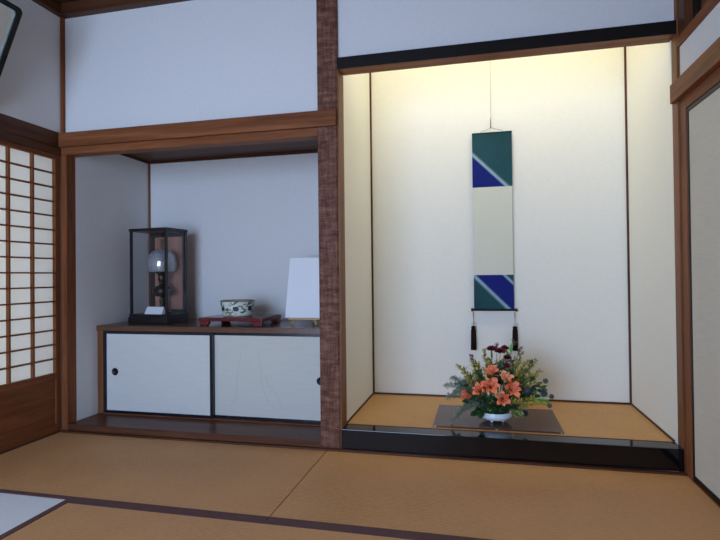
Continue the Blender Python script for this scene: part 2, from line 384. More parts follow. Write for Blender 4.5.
# right wall beams
trim([(3.800, 3.829, YF, 0.030, 1.762, 1.852)], M['woodY'], 'brown beam along the right wall above the paper screens', 'beam', 0.003)
trim([(3.830, 3.93, YF, -0.079, 1.708, 2.06)], M['woodY'], 'brown lintel over the right paper screens', 'beam')
trim([(3.818, 3.8295, YF, -0.022, 2.012, 2.060)], M['woodY'], 'brown rail above the white band of the right wall', 'beam')
struct('wall_right', [(3.885, 3.93, YF, -0.12, 2.062, 2.675)], M['woodY'], 'brown wooden upper wall on the right', 'wall')
trim([(3.865, 3.93, -0.119, -0.079, 2.062, 2.675)], M['blackwood'], 'black frame beside the right post above the rail')
trim([(3.830, 3.93, YF, -0.079, -0.058, 0.0)], M['woodY'], 'brown sill under the right paper screens', 'sill', 0.001)
# left wall beams
trim([(0.300, 0.337, YF, -0.0002, 1.776, 1.868)], M['darkY'], 'dark beam along the left wall above the paper screens', 'beam')
trim([(0.24, 0.332, YF, -0.0002, 1.729, 1.775)], M['darkY'], 'dark lintel over the left paper screens', 'beam')
trim([(0.24, 0.337, YF, -0.001, -0.058, 0.0)], M['darkY'], 'dark sill under the left paper screens', 'sill', 0.001)
trim([(0.20, 0.331, 0.0, 0.074, -0.058, 1.90)], M['darkZ'], 'added block behind the left corner post that stops a light leak', 'post')  # unseen filler, added to close a light leak beside the corner post
# strips at the foot of the back wall
trim([(0.338, 3.829, -0.028, -0.001, -0.058, 0.006)], M['darkX'], 'thin dark strip between the mats and the alcoves', bev=0.001)
# alcove floor parts
trim([(2.1445, 3.829, 0.0, 0.100, 0.007, 0.112)], M['lacquer'], 'glossy black lacquered sill beam of the flower alcove', 'beam', 0.003)
trim([(2.149, 3.823, 0.1005, 0.109, 0.007, 0.1135)], M['darkX'], 'thin brown strip behind the black alcove sill', bev=0.0005)
trim([(2.146, 3.824, AB-0.010, AB, 0.1135, 0.124), (2.146, 2.154, 0.112, AB-0.010, 0.1135, 0.122), (3.816, 3.824, 0.112, AB-0.010, 0.1135, 0.122)],
     M['darkX'], 'thin brown skirting around the alcove mat', bev=0.001)
trim([(2.146, 2.158, AB-0.011, AB, 0.125, 3.0)], M['darkZ'], 'brown strip in the left corner of the flower alcove')
trim([(3.812, 3.824, AB-0.011, AB, 0.125, 3.0)], M['darkZ'], 'brown strip in the right corner of the flower alcove')
struct('floor', [(2.146, 3.824, 0.110, AB, 0.0, 0.112)], M['tatami_alcove'], 'raised rush mat floor of the flower alcove', 'floor')
struct('floor', [(0.372, 2.030, 0.0, SB, 0.0, 0.042)], M['plank'], 'glossy brown plank floor under the shelf cabinet', 'floor', bev=0.003)

# ------------------------------------------------------------ mats
def mat_thing(x0, x1, y0, y1, m, label, borders, hw=0.028):
    t = thing('tatami_mat', label, 'tatami mat', ((x0+x1)/2, (y0+y1)/2, -0.057))
    cx, cy = (x0+x1)/2, (y0+y1)/2
    pbox('rush_surface', t, m, (x0-cx+0.001, x1-cx-0.001, y0-cy+0.001, y1-cy-0.001, 0, 0.056), 0.003)
    for b in borders:
        q = {'front': (x0-cx+0.0005, x1-cx-0.0005, y0-cy, y0-cy+hw), 'rear': (x0-cx+0.0005, x1-cx-0.0005, y1-cy-hw, y1-cy),
             'left': (x0-cx, x0-cx+hw, y0-cy+0.0005, y1-cy-0.0005), 'right': (x1-cx-hw, x1-cx, y0-cy+0.0005, y1-cy-0.0005)}[b]
        pbox('cloth_border', t, M['heri'], (*q, 0.050, 0.0578), 0.001)
    return t
YS = -0.842
mat_thing(0.338, 2.069, YS, -0.029, M['tatami'], 'tan tatami mat in front of the shelf alcove', ['front'])
mat_thing(2.071, 3.829, YS, -0.029, M['tatami'], 'tan tatami mat in front of the black alcove sill', ['front'])
mat_thing(0.338, 1.172, YS-1.82, YS, M['tatami_sheen'], 'tatami mat at the lower left, window sheen painted in as pale bluish-white', ['right'])
mat_thing(1.173, 2.990, YS-0.91, YS, M['tatami'], 'tan tatami mat beside the mat with painted window sheen, nearest the camera', ['rear', 'front'], 0.030)
mat_thing(2.991, 3.829, YS-0.91, YS, M['tatami'], 'short tan tatami mat at the right, nearest the camera', ['rear', 'front'], 0.030)
mat_thing(1.173, 3.829, YS-1.82, YS-0.911, M['tatami'], 'tan tatami mat under the camera', ['rear', 'front'], 0.030)
mat_thing(0.338, 3.829, YF, YS-1.821, M['tatami'], 'tan tatami mat behind the camera', ['rear'], 0.030)

# ------------------------------------------------------------ paper screens on the left
def shoji_panel(y1, wd, idx):
    """sliding paper screen, right end at y1, running back towards the camera"""
    y0 = y1-wd; X0, X1 = 0.296, 0.322
    root = bpy.data.objects.new('door_%d' % idx, None); COL.objects.link(root); root.location = (0.309, (y0+y1)/2, 0.0)
    tag(root, ['sliding paper screen nearest the corner post with a wooden lower panel', 'second sliding paper screen from the corner post', 'third sliding paper screen from the corner post', 'fourth sliding paper screen, farthest from the corner post'][idx-1], 'sliding door', kind='structure')
    c = (y0+y1)/2; xo = -0.309
    st = 0.029; zb, zt = 0.366, 1.700
    def pb(n, m, x0, x1, a, b, z0, z1, bev=0.0015): return pbox(n, root, m, (x0+xo, x1+xo, a-c, b-c, z0, z1), bev)
    pb('stile', M['woodZ'], X0, X1, y0, y0+st, 0.002, 1.727); pb('stile', M['woodZ'], X0, X1, y1-st, y1, 0.002, 1.727)
    pb('top_rail', M['woodY'], X0, X1, y0+st, y1-st, zt, 1.727)
    pb('middle_rail', M['woodY'], X0, X1, y0+st, y1-st, 0.333, zb)
    pb('bottom_rail', M['woodY'], X0, X1, y0+st, y1-st, 0.002, 0.052)
    pb('lower_panel', M['woodY'], X0+0.008, X1-0.008, y0+st, y1-st, 0.052, 0.333, 0)
    bm = bmesh.new(); n = 5
    iw = (y1-y0-2*st)
    for k in range(1, 5):
        yy = y1-st-iw*k/n-c
        box(bm, X0+xo+0.004, X1+xo-0.001, yy-0.0055, yy+0.0055, zb, zt)
    for k in range(1, 15):
        zz = zb+(zt-zb)*k/15
        box(bm, X0+xo+0.005, X1+xo-0.002, y0+st-c, y1-st-c, zz-0.0045, zz+0.0045)
    obj('lattice', bm, M['woodZ'], root)
    bm = bmesh.new(); box(bm, X0+xo+0.001, X0+xo+0.0035, y0+st-c-0.003, y1-st-c+0.003, zb-0.003, zt+0.003)
    obj('paper', bm, M['shoji'], root)
for i in range(4): shoji_panel(-0.006-0.862*i, 0.860, i+1)

# ------------------------------------------------------------ sliding screens on the right
def fusuma_room(y1, wd, idx, X):
    y0 = y1-wd; c = (y0+y1)/2
    root = bpy.data.objects.new('door_%d' % idx, None); COL.objects.link(root); root.location = (X, c, 0.0)
    tag(root, ['grey-beige papered sliding screen with black frame at the right post', 'second papered sliding screen on the right, near the camera'][idx-5], 'sliding door', kind='structure')
    hw = wd/2
    pbox('frame', root, M['blackwood'], [(-0.001, 0.02, -hw, -hw+0.014, 0.0005, 1.706), (-0.001, 0.02, hw-0.014, hw, 0.0005, 1.706), (-0.001, 0.02, -hw+0.014, hw-0.014, 1.686, 1.706), (-0.001, 0.02, -hw+0.014, hw-0.014, 0.0005, 0.024)], 0.002)
    pbox('paper', root, M['fusuma_room'], (0.003, 0.017, -hw+0.014, hw-0.014, 0.024, 1.686))
    bm = bmesh.new(); 
    lathe(bm, [(0.026, 0), (0.028, 0.003), (0.024, 0.004), (0.021, 0.001), (0.0, 0.001)], n=28)
    bmesh.ops.rotate(bm, verts=bm.verts, matrix=Matrix.Rotation(-PI/2, 3, 'Y')); bmesh.ops.translate(bm, verts=bm.verts, vec=(0.003, -hw+0.06 if idx == 5 else hw-0.06, 0.85))
    obj('finger_pull', bm, M['metal_dark'], root)
fusuma_room(-0.080, 0.98, 5, 3.834)
fusuma_room(-1.045, 0.98, 6, 3.860)

# ------------------------------------------------------------ shelf cabinet
CF = 0.26
cab = thing('cabinet', 'low built-in cabinet with two white sliding doors under the shelf', 'cabinet', (1.2, CF, 0.042))
def cb(n, m, x0, x1, y0, y1, z0, z1, bev=0.0015, par=None):
    return pbox(n, par or cab, m, (x0-1.2, x1-1.2, y0-CF, y1-CF, z0-0.042, z1-0.042), bev)
cb('side_panel', M['jamb'], 0.373, 0.416, CF, SB-0.002, 0.0425, 0.5995)
cb('side_panel', M['jamb'], 1.985, 2.022, CF, SB-0.002, 0.0425, 0.5995)
cb('track', M['woodX'], 0.416, 1.985, CF, CF+0.06, 0.0425, 0.0475, 0.0005)
cb('track', M['blackframe'], 0.416, 1.985, CF+0.001, CF+0.06, 0.5945, 0.5995, 0.0005)
cb('back_panel', M['darkX'], 0.416, 1.985, SB-0.02, SB-0.003, 0.0425, 0.5995, 0)
def cab_door(x0, x1, yf, pm, hx, ink=False):
    d = cb('door', pm, x0+0.022, x1-0.022, yf+0.003, yf+0.016, 0.067, 0.578, 0)
    zf0, zf1 = 0.048, 0.594
    fr = [(x0, x0+0.022, yf, yf+0.018, zf0, zf1), (x1-0.022, x1, yf, yf+0.018, zf0, zf1), (x0+0.022, x1-0.022, yf, yf+0.018, zf0, zf0+0.019), (x0+0.022, x1-0.022, yf, yf+0.018, zf1-0.016, zf1)]
    f = pbox('door_frame', cab, M['blackframe'], [(a-1.2, b-1.2, c-CF, d_-CF, e-0.042, g-0.042) for a, b, c, d_, e, g in fr], 0.0015)
    f.parent = d
    bm = bmesh.new(); lathe(bm, [(0.022, 0), (0.025, 0.003), (0.0215, 0.0045), (0.0195, 0.001), (0.0, 0.001)], n=28)
    bmesh.ops.rotate(bm, verts=bm.verts, matrix=Matrix.Rotation(PI/2, 3, 'X')); bmesh.ops.translate(bm, verts=bm.verts, vec=(hx-1.2, yf+0.0028-CF, (0.325 if hx < 1 else 0.308)-0.042))
    h = obj('finger_pull', bm, M['metal_dark'], d); h['label'] = 'round black finger pull'
    return d
cab_door(0.418, 1.227, CF+0.004, M['fusuma'], 0.505)
rd = cab_door(1.205, 1.984, CF+0.026, M['fusuma2'], 1.938)
# faint ink drawing on the right door
for k, base in enumerate(([(1.335, 0.13), (1.372, 0.17), (1.380, 0.24), (1.388, 0.33), (1.402, 0.40), (1.410, 0.47)],
                          [(1.535, 0.49), (1.532, 0.44), (1.548, 0.36), (1.552, 0.28), (1.572, 0.21), (1.60, 0.15), (1.66, 0.11)],
                          [(1.572, 0.33), (1.592, 0.28), (1.632, 0.23), (1.668, 0.18), (1.69, 0.11)])):
    pts = []
    for i in range(len(base)-1):
        for s in range(6):
            t_ = s/6; x = base[i][0]*(1-t_)+base[i+1][0]*t_; z = base[i][1]*(1-t_)+base[i+1][1]*t_
            pts.append((x-1.2+0.004*noise.noise(Vector((x*40, k, z*40))), CF+0.0288-CF, z-0.042))
    bm = bmesh.new()
    for a, b in zip(pts, pts[1:]): bar(bm, a, b, 0.0022, 0.0004, Vector((0, 1, 0)))
    ik = obj('ink_line', bm, M['ink'], rd); ik['label'] = 'faint grey ink line'

wt = pbox('worktop', None, M['shelf'], (0.373, 2.022, 0.250, SB-0.001, 0.600, 0.634), 0.002)
tag(wt, 'brown wooden shelf board on top of the white-doored cabinet', 'shelf')
ZS = 0.634

# ------------------------------------------------------------ display case with oil lamp
M['casewood'] = plain('black_case_wood', (0.010, 0.009, 0.010), 0.32, var=0.2, scale=25)
M['caseback'] = wood('reddish_back_board', (0.36, 0.15, 0.095), (0.52, 0.25, 0.17), 'Z', rough=0.5)
M['glass'] = glass('case_glass', tint=(0.965, 0.97, 0.975), boost=0.01)
case = thing('display_case', 'tall black framed glass display case standing on the shelf', 'display case', (0.793, 0.423, ZS+0.0005), math.radians(-6))
W, D, H = 0.318, 0.222, 0.665
pbox('base', case, M['casewood'], [(-W-0.009, 0.009, -0.009, D+0.009, 0, 0.040), (-W-0.004, 0.004, -0.004, D+0.004, 0.040, 0.062)], 0.003)
pbox('top', case, M['casewood'], (-W-0.004, 0.004, -0.004, D+0.004, H-0.020, H), 0.003)
for px, py in ((-W, 0), (-0.016, 0), (-W, D-0.016), (-0.016, D-0.016)):
    pbox('post', case, M['casewood'], (px, px+0.016, py, py+0.016, 0.062, H-0.020), 0.002)
pbox('glass_pane', case, M['glass'], (-W+0.016, -0.016, 0.006, 0.008, 0.062, H-0.020))
pbox('glass_pane', case, M['glass'], (-0.008, -0.006, 0.016, D-0.016, 0.062, H-0.020))
pbox('glass_pane', case, M['glass'], (-W+0.006, -W+0.008, 0.016, D-0.016, 0.062, H-0.020))
pbox('back_frame', case, M['casewood'], [(-W+0.016, -0.016, D-0.016, D-0.002, H-0.050, H-0.020), (-W+0.016, -0.016, D-0.016, D-0.002, 0.062, 0.085), (-W+0.016, -W+0.040, D-0.016, D-0.002, 0.085, H-0.050), (-0.030, -0.016, D-0.016, D-0.002, 0.085, H-0.050)], 0.001)
bp_ = pbox('back_board', case, M['caseback'], (-W+0.040, -0.030, D-0.012, D-0.004, 0.085, H-0.050)); bp_['label'] = 'reddish brown back board'

M['brass'] = plain('aged_brass', (0.22, 0.16, 0.085), 0.28, metal=0.9, var=0.25, scale=20)
M['bronze'] = plain('dark_bronze', (0.035, 0.024, 0.016), 0.35, metal=0.6, var=0.3, scale=25)
M['lampglass'] = glass('lamp_chimney_glass', tint=(0.93, 0.95, 0.96), boost=0.06)
# etched shade: part frosted, part clear
m = translucent('etched_shade_glass', (0.80, 0.83, 0.88), (0.80, 0.83, 0.88), 0.5, 0.45); M['shade'] = m
nt = m.node_tree
out = [n for n in nt.nodes if n.type == 'OUTPUT_MATERIAL'][0]; src = out.inputs[0].links[0].from_node
mx = nt.nodes.new('ShaderNodeMixShader'); gl = nt.nodes.new('ShaderNodeBsdfGlossy'); gl.inputs['Roughness'].default_value = 0.12
tc = nt.nodes.new('ShaderNodeTexCoord'); vo = nt.nodes.new('ShaderNodeTexVoronoi'); vo.inputs['Scale'].default_value = 38
nt.links.new(tc.outputs['Object'], vo.inputs['Vector'])
mr = nt.nodes.new('ShaderNodeMapRange'); mr.inputs['From Min'].default_value = 0.1; mr.inputs['From Max'].default_value = 0.5; mr.inputs['To Min'].default_value = 0.05; mr.inputs['To Max'].default_value = 0.35
nt.links.new(vo.outputs[0], mr.inputs['Value']); nt.links.new(mr.outputs[0], mx.inputs[0])
nt.links.new(src.outputs[0], mx.inputs[1]); nt.links.new(gl.outputs[0], mx.inputs[2]); nt.links.new(mx.outputs[0], out.inputs[0])

lamp = thing('oil_lamp', 'old oil lamp with etched glass globe shade inside the display case', 'oil lamp', (0.681, 0.540, ZS+0.0635))
LZ = ZS+0.063
bm = bmesh.new(); lathe(bm, [(0.064, 0), (0.068, 0.006), (0.060, 0.016), (0.038, 0.028), (0.024, 0.042), (0.018, 0.060), (0.020, 0.078), (0.022, 0.090), (0.014, 0.104), (0.018, 0.118)]); obj('foot', bm, M['bronze'], lamp)
bm = bmesh.new(); lathe(bm, [(0.018, 0.118), (0.046, 0.124), (0.066, 0.142), (0.070, 0.160), (0.064, 0.180), (0.040, 0.196), (0.020, 0.203)]); obj('oil_font', bm, M['bronze'], lamp)
bm = bmesh.new(); lathe(bm, [(0.020, 0.203), (0.026, 0.210), (0.022, 0.222), (0.030, 0.234), (0.034, 0.250), (0.026, 0.262), (0.036, 0.280), (0.060, 0.294), (0.060, 0.298), (0.030, 0.296), (0.014, 0.300), (0.012, 0.33)])
bn = obj('burner', bm, M['bronze'], lamp)
bm = bmesh.new(); tube(bm, [(0.03, -0.002, 0.245), (0.055, -0.006, 0.245)], 0.002, 8); lathe(bm, [(0.009, -0.002), (0.009, 0.002)], (0.057, -0.006, 0.245), 16); obj('wick_knob', bm, M['brass'], bn)
bm = bmesh.new(); pr = [(0.086, 0.297), (0.095, 0.315), (0.099, 0.345), (0.096, 0.380), (0.088, 0.415), (0.064, 0.442), (0.038, 0.456)]
lathe(bm, pr+[(r-0.003, z) for r, z in reversed(pr)], close_ends=False, n=48); obj('globe_shade', bm, M['shade'], lamp)
bm = bmesh.new(); pr = [(0.022, 0.30), (0.026, 0.34), (0.024, 0.39), (0.018, 0.43), (0.017, 0.53)]
lathe(bm, pr+[(r-0.002, z) for r, z in reversed(pr)], close_ends=False, n=32); obj('chimney', bm, M['lampglass'], lamp)

# white card in the case
M['card'] = plain('white_card', (0.92, 0.93, 0.95), 0.6, var=0.01)
card = thing('card', 'small blank white card lying in front of the oil lamp', 'card', (0.652, 0.452, ZS+0.0635), math.radians(-6))
bm = bmesh.new()
v = [bm.verts.new(p) for p in ((-0.055, -0.006, 0.001), (0.094, -0.006, 0.001), (0.094, 0.016, 0.050), (-0.049, 0.016, 0.050), (-0.055, -0.006, 0.0), (0.094, -0.006, 0.0), (0.094, 0.017, 0.050), (-0.049, 0.017, 0.050),
                               (-0.049, 0.038, 0.0), (0.094, 0.038, 0.0))]
for f in ((0, 1, 2, 3), (0, 4, 5, 1), (3, 2, 9, 8), (4, 8, 9, 5)): bm.faces.new([v[i] for i in f])
bm.faces.new((v[1], v[5], v[9], v[2])); bm.faces.new((v[0], v[3], v[8], v[4]))
for q in list(bm.verts):
    if not q.link_faces: bm.verts.remove(q)
obj('folded_card', bm, M['card'], card)

# ------------------------------------------------------------ red lacquer tray and pot
M['redlac'] = plain('red_lacquer', (0.125, 0.007, 0.012), 0.18, var=0.15, scale=15)
M['traytop'] = plain('dark_red_lacquer_top', (0.060, 0.010, 0.014), 0.16, var=0.15, scale=15)
tray = thing('tray', 'low red lacquer tray table with scroll feet on the shelf', 'tray', (1.34, 0.465, ZS+0.0005))
tb = pbox('tray_top', tray, M['redlac'], (-0.235, 0.21, -0.165, 0.165, 0.031, 0.054), 0.004)
tp = pbox('top_surface', tray, M['traytop'], (-0.225, 0.200, -0.155, 0.155, 0.0542, 0.0552)); tp['label'] = 'dark glossy top surface'
for sx in (-1, 1):
    for sy in (-1, 1):
        bm = bmesh.new()
        x0, x1 = (sx*0.205-(0.025 if sx < 0 else 0), sx*0.140-(0.025 if sx < 0 else 0))
        pr = [(x0, 0.0), (x0, 0.0308), (x1-sx*0.02, 0.0308), (x1+sx*0.004, 0.025), (x1, 0.014), (x1+sx*0.014, 0.0)]
        ya, yb_ = sorted((sy*0.160, sy*0.128))
        a = [bm.verts.new((p[0], ya, p[1])) for p in pr]; b = [bm.verts.new((p[0], yb_, p[1])) for p in pr]
        bm.faces.new(a); bm.faces.new(b[::-1])
        for i in range(6): bm.faces.new((a[i], b[i], b[(i+1) % 6], a[(i+1) % 6]))
        obj('foot', bm, M['redlac'], tray, 0.003)

M['porcelain'] = plain('cream_porcelain', (0.66, 0.67, 0.60), 0.18, var=0.06, scale=12)
M['potrim'] = plain('brown_glaze', (0.20, 0.10, 0.045), 0.35, var=0.3, scale=30)
M['leafpaint'] = plain('green_glaze', (0.035, 0.15, 0.055), 0.25, var=0.4, scale=60)
M['navypaint'] = plain('navy_glaze', (0.018, 0.028, 0.075), 0.25, var=0.4, scale=60)
M['potfoot'] = plain('unglazed_clay', (0.30, 0.24, 0.15), 0.7, var=0.2, scale=50)
pot = thing('pot', 'cream porcelain pot painted with green leaves and navy squares on the red tray', 'pot', (1.308, 0.455, ZS+0.0560))
def pr_(t_): return 0.097+0.015*t_+0.001*math.sin(t_*PI)
HP = 0.100
bm = bmesh.new(); prf = [(0.092, 0.002), (pr_(0.03), 0.006)]+[(pr_(i/8), HP*i/8) for i in range(1, 9)]
prf += [(pr_(1)-0.006, HP), (pr_(0.5)-0.008, HP*0.5), (0.085, 0.012), (0.0, 0.012)]
lathe(bm, prf, n=56, close_ends=False); obj('body', bm, M['porcelain'], pot)
bm = bmesh.new(); lathe(bm, [(pr_(1)-0.007, HP), (pr_(1)+0.002, HP-0.001), (pr_(1)+0.003, HP+0.004), (pr_(1)-0.006, HP+0.005), (pr_(1)-0.007, HP)], n=56, close_ends=False)
o = obj('rim', bm, M['potrim'], pot); o['label'] = 'brown glazed rim'
bm = bmesh.new(); lathe(bm, [(0.080, 0), (0.088, 0.0), (0.090, 0.006), (0.0, 0.006)], n=48, close_ends=False); obj('foot_ring', bm, M['potfoot'], pot)
def on_pot(u, z, off=0.0006):   # u = angle from front, to the right
    r = pr_(z/HP)+off; return Vector((r*math.sin(u), -r*math.cos(u), z))
def blob(bm, u, z, ru, rz, rot=0, n=10, sq=False, leafy=False):
    c = bm.verts.new(on_pot(u, z, 0.0012)); vs_ = []
    for k in range(n):
        a = 2*PI*k/n
        rr = 1.0
        if sq: rr = 1/max(abs(math.cos(a)), abs(math.sin(a)))
        if leafy: rr = abs(math.cos(a))**0.7*0.75+0.25
        x = ru*rr*math.cos(a); y = rz*rr*math.sin(a)
        x, y = x*math.cos(rot)-y*math.sin(rot), x*math.sin(rot)+y*math.cos(rot)
        vs_.append(bm.verts.new(on_pot(u+x/0.108, z+y)))
    for k in range(n): bm.faces.new((c, vs_[k], vs_[(k+1) % n]))
g_ = bmesh.new()
rp = random.Random(3)
for k in range(13):
    u0 = -PI+2*PI*k/13+0.05
    z0 = 0.060 if k % 2 else 0.045
    if k % 2:
        nv = bmesh.new(); blob(nv, u0+0.05, 0.052, 0.019, 0.015, rp.uniform(-.1, .1), 12, sq=True); obj('painted_square', nv, M['navypaint'], pot, recalc=False)
    for j in range(8): blob(g_, u0+rp.uniform(-.2, .2), z0+rp.uniform(-0.022, 0.040), rp.uniform(0.010, 0.019), rp.uniform(0.004, 0.008), rp.uniform(-1.0, 1.0), 10, leafy=True)
obj('painted_leaves', g_, M['leafpaint'], pot, recalc=False)
bm = bmesh.new(); blob(bm, -0.05, 0.018, 0.046, 0.015, 0, 20); o = obj('painted_mound', bm, M['potfoot'], pot, recalc=False); o['label'] = 'tan painted mound near the foot'

# ------------------------------------------------------------ white board on easel
M['board'] = plain('white_board_paper', (0.88, 0.89, 0.90), 0.7, var=0.005)
M['bamboo'] = wood('tan_bamboo', (0.46, 0.27, 0.10), (0.66, 0.43, 0.19), 'X', rough=0.45, scale=2)
ez = thing('easel', 'small tan wooden easel holding the blank white board', 'easel', (1.777, 0.47, ZS+0.0005))
bm = bmesh.new(); box(bm, -0.105, 0.11, -0.020, 0.012, 0.033, 0.044); obj('ledge', bm, M['bamboo'], ez, 0.002)
for s in (-1, 1):
    bm = bmesh.new(); bar(bm, (s*0.086, -0.022, 0.002), (s*0.064, 0.006, 0.044), 0.012, 0.011); bar(bm, (s*0.064, 0.010, 0.044), (s*0.030, 0.095, 0.33), 0.012, 0.011)
    obj('front_leg', bm, M['bamboo'], ez, 0.001)
bm = bmesh.new(); bar(bm, (0, 0.100, 0.33), (0, 0.185, 0.003), 0.012, 0.011); obj('rear_leg', bm, M['bamboo'], ez, 0.001)
bm = bmesh.new(); box(bm, -0.045, 0.045, 0.092, 0.104, 0.318, 0.332); obj('crossbar', bm, M['bamboo'], ez, 0.001)
bd = thing('art_board', 'tall blank white board leaning on the small easel', 'board', (1.777, 0.462, ZS+0.0450))
bm = bmesh.new(); box(bm, -0.132, 0.132, -0.004, 0.0, 0.0, 0.407)
bmesh.ops.rotate(bm, verts=bm.verts, matrix=Matrix.Rotation(-math.radians(14), 3, 'X'))
obj('board', bm, M['board'], bd, 0.001)

# ------------------------------------------------------------ hanging scroll
BL = (0.006, 0.016, 0.20); LN = (0.40, 0.58, 0.68); GR = (0.018, 0.085, 0.105); GR2 = (0.013, 0.062, 0.078)
M['mountU'] = diag_cloth('upper_mounting_cloth', [(-0.29, BL), (-0.020, BL), (-0.002, LN), (0.024, GR), (0.40, GR2)])
M['mountL'] = diag_cloth('lower_mounting_cloth', [(-0.29, GR2), (-0.028, GR), (-0.002, LN), (0.018, BL), (0.180, BL), (0.196, LN), (0.215, GR)])
M['picture'] = plain('blank_picture_paper', (0.66, 0.665, 0.56), 0.8, var=0.01, spec=0.1)
M['cordm'] = plain('brown_silk_cord', (0.14, 0.09, 0.05), 0.7)
sx_ = 2.984
scroll = thing('hanging_scroll', 'hanging scroll with blank centre and blue-green diagonal cloth ends', 'hanging scroll', (sx_, 0.835, 0.712))
hw = 0.1295
def panel(name, m, z0, z1, org, x_org=0.0, hw=hw):
    # origin placed so that x+z = 0 lies on the diagonal line
    bm = bmesh.new(); nx, nz = 4, 14; g = {}
    for i in range(nx+1):
        for j in range(nz+1):
            x = -hw+2*hw*i/nx; z = z0+(z1-z0)*j/nz
            for s in (0, 1): g[i, j, s] = bm.verts.new((x-x_org, (0.0015 if s else 0), z-org))
    for i in range(nx):
        for j in range(nz):
            bm.faces.new((g[i, j, 0], g[i+1, j, 0], g[i+1, j+1, 0], g[i, j+1, 0])); bm.faces.new((g[i, j, 1], g[i, j+1, 1], g[i+1, j+1, 1], g[i+1, j, 1]))
    for i in range(nx):
        bm.faces.new((g[i, 0, 0], g[i, 0, 1], g[i+1, 0, 1], g[i+1, 0, 0])); bm.faces.new((g[i, nz, 0], g[i+1, nz, 0], g[i+1, nz, 1], g[i, nz, 1]))
    for j in range(nz):
        bm.faces.new((g[0, j, 0], g[0, j+1, 0], g[0, j+1, 1], g[0, j, 1])); bm.faces.new((g[nx, j, 0], g[nx, j, 1], g[nx, j+1, 1], g[nx, j+1, 0]))
    o = obj(name, bm, m, scroll); o.location = (x_org, 0, org)
    return o
zr = 0.712
# upper line passes x=-0.127,z=1.76 ; lower line passes x=-0.124,z=0.945
panel('upper_mounting', M['mountU'], 1.537-zr, 1.900-zr, 1.760-zr, -0.127)
panel('picture_panel', M['picture'], 0.946-zr, 1.537-zr, 1.2-zr, 0.0, 0.1275)
panel('lower_mounting', M['mountL'], 0.716-zr, 0.946-zr, 0.942-zr, -0.124)
bm = bmesh.new(); tube(bm, [(-hw, 0, 1.902-zr), (hw, 0, 1.902-zr)], 0.004, 10); obj('top_rod', bm, M['mountU'], scroll)
bm = bmesh.new(); tube(bm, [(-hw-0.001, 0.001, 0), (hw+0.001, 0.001, 0)], 0.0075, 14); ro = obj('roller', bm, M['blackwood'], scroll)
for s in (-1, 1):
    bm = bmesh.new(); tube(bm, [(s*(hw+0.001), 0.001, 0), (s*(hw+0.006), 0.001, 0), (s*(hw+0.019), 0.001, 0), (s*(hw+0.021), 0.001, 0)], [0.006, 0.010, 0.0115, 0.009], 14); obj('roller_knob', bm, M['casewood'], ro)
bm = bmesh.new()
apex = Vector((-0.006, 0, 1.937-zr))
for s in (-1, 1):
    tube(bm, [(s*0.075, 0, 1.904-zr), (s*0.068, 0, 1.913-zr), (s*0.02, 0, 1.926-zr), apex], 0.0012, 6)
tube(bm, [apex, (-0.004, 0, 2.0-zr), (-0.004, 0, 2.60-zr)], 0.0009, 6)
tube(bm, [apex-Vector((0, 0, 0.004)), apex+Vector((0, 0, 0.05)), apex+Vector((0.002, 0, 0.066))], [0.003, 0.0024, 0.001], 8)
obj('hanging_cord', bm, M['cordm'], scroll)

M['tassel'] = plain('dark_brown_tassel_thread', (0.012, 0.004, 0.005), 0.8, spec=0.15, var=0.4, scale=300, stretch=(1, 1, 0.05), bump=0.5)
M['crystal'] = plain('crystal_bead', (0.55, 0.66, 0.78), 0.08, var=0.1, spec=0.9)
def tassel(x, lab, dz=0.0):
    t = thing('scroll_tassel', lab, 'tassel', (x, 0.833, 0.7035), group='weights hanging from the scroll roller')
    bm = bmesh.new(); tube(bm, [(0, 0, 0), (0.001, 0, -0.05), (0, 0, -0.100)], 0.0016, 6)
    for s in (-1, 1): tube(bm, [(0.004*s, 0, -0.006), (0.003*s, 0, -0.03), (0, 0, -0.05)], 0.0009, 5)
    obj('cord', bm, M['cordm'], t)
    bm = bmesh.new()
    for k in range(6):
        a = 2*PI*k/6; ball(bm, (0.0095*math.cos(a), 0.006*math.sin(a), -0.083), 0.0058, 1)
    obj('crystal_bead', bm, M['crystal'], t)
    bm = bmesh.new(); lathe(bm, [(0.002, -0.098), (0.012, -0.102), (0.016, -0.110), (0.013, -0.116), (0.0155, -0.125), (0.017, -0.18), (0.0185, -0.262), (0.0, -0.264)], n=24, sy=0.7)
    for v in bm.verts:
        if v.co.z < -0.12: v.co *= 1; v.co.x += 0.0012*math.sin(math.atan2(v.co.y, v.co.x)*9)
    obj('thread_tassel', bm, M['tassel'], t)
tassel(2.848, 'dark tassel hanging from the left end of the scroll roller')
tassel(3.117, 'dark tassel hanging from the right end of the scroll roller')

# ------------------------------------------------------------ glossy board under the flowers
M['matboard'] = plain('brown_lacquer_board', (0.095, 0.042, 0.030), 0.15, spec=0.25, var=0.06, scale=8)
mb = thing('display_board', 'thin glossy brown board lying under the flower arrangement', 'board', (2.973, 0.368, 0.1135))
pbox('board', mb, M['matboard'], (-0.342, 0.340, -0.233, 0.232, 0, 0.008), 0.002)
M['edge'] = plain('pale_metal_edge', (0.6, 0.6, 0.58), 0.3, metal=0.8)
for x in (-0.33, 0.0, 0.328):
    o = pbox('metal_edge', mb, M['edge'], (x-0.006, x+0.006, -0.2336, -0.2331, 0.001, 0.006)); o['label'] = 'small pale metal edge fitting'

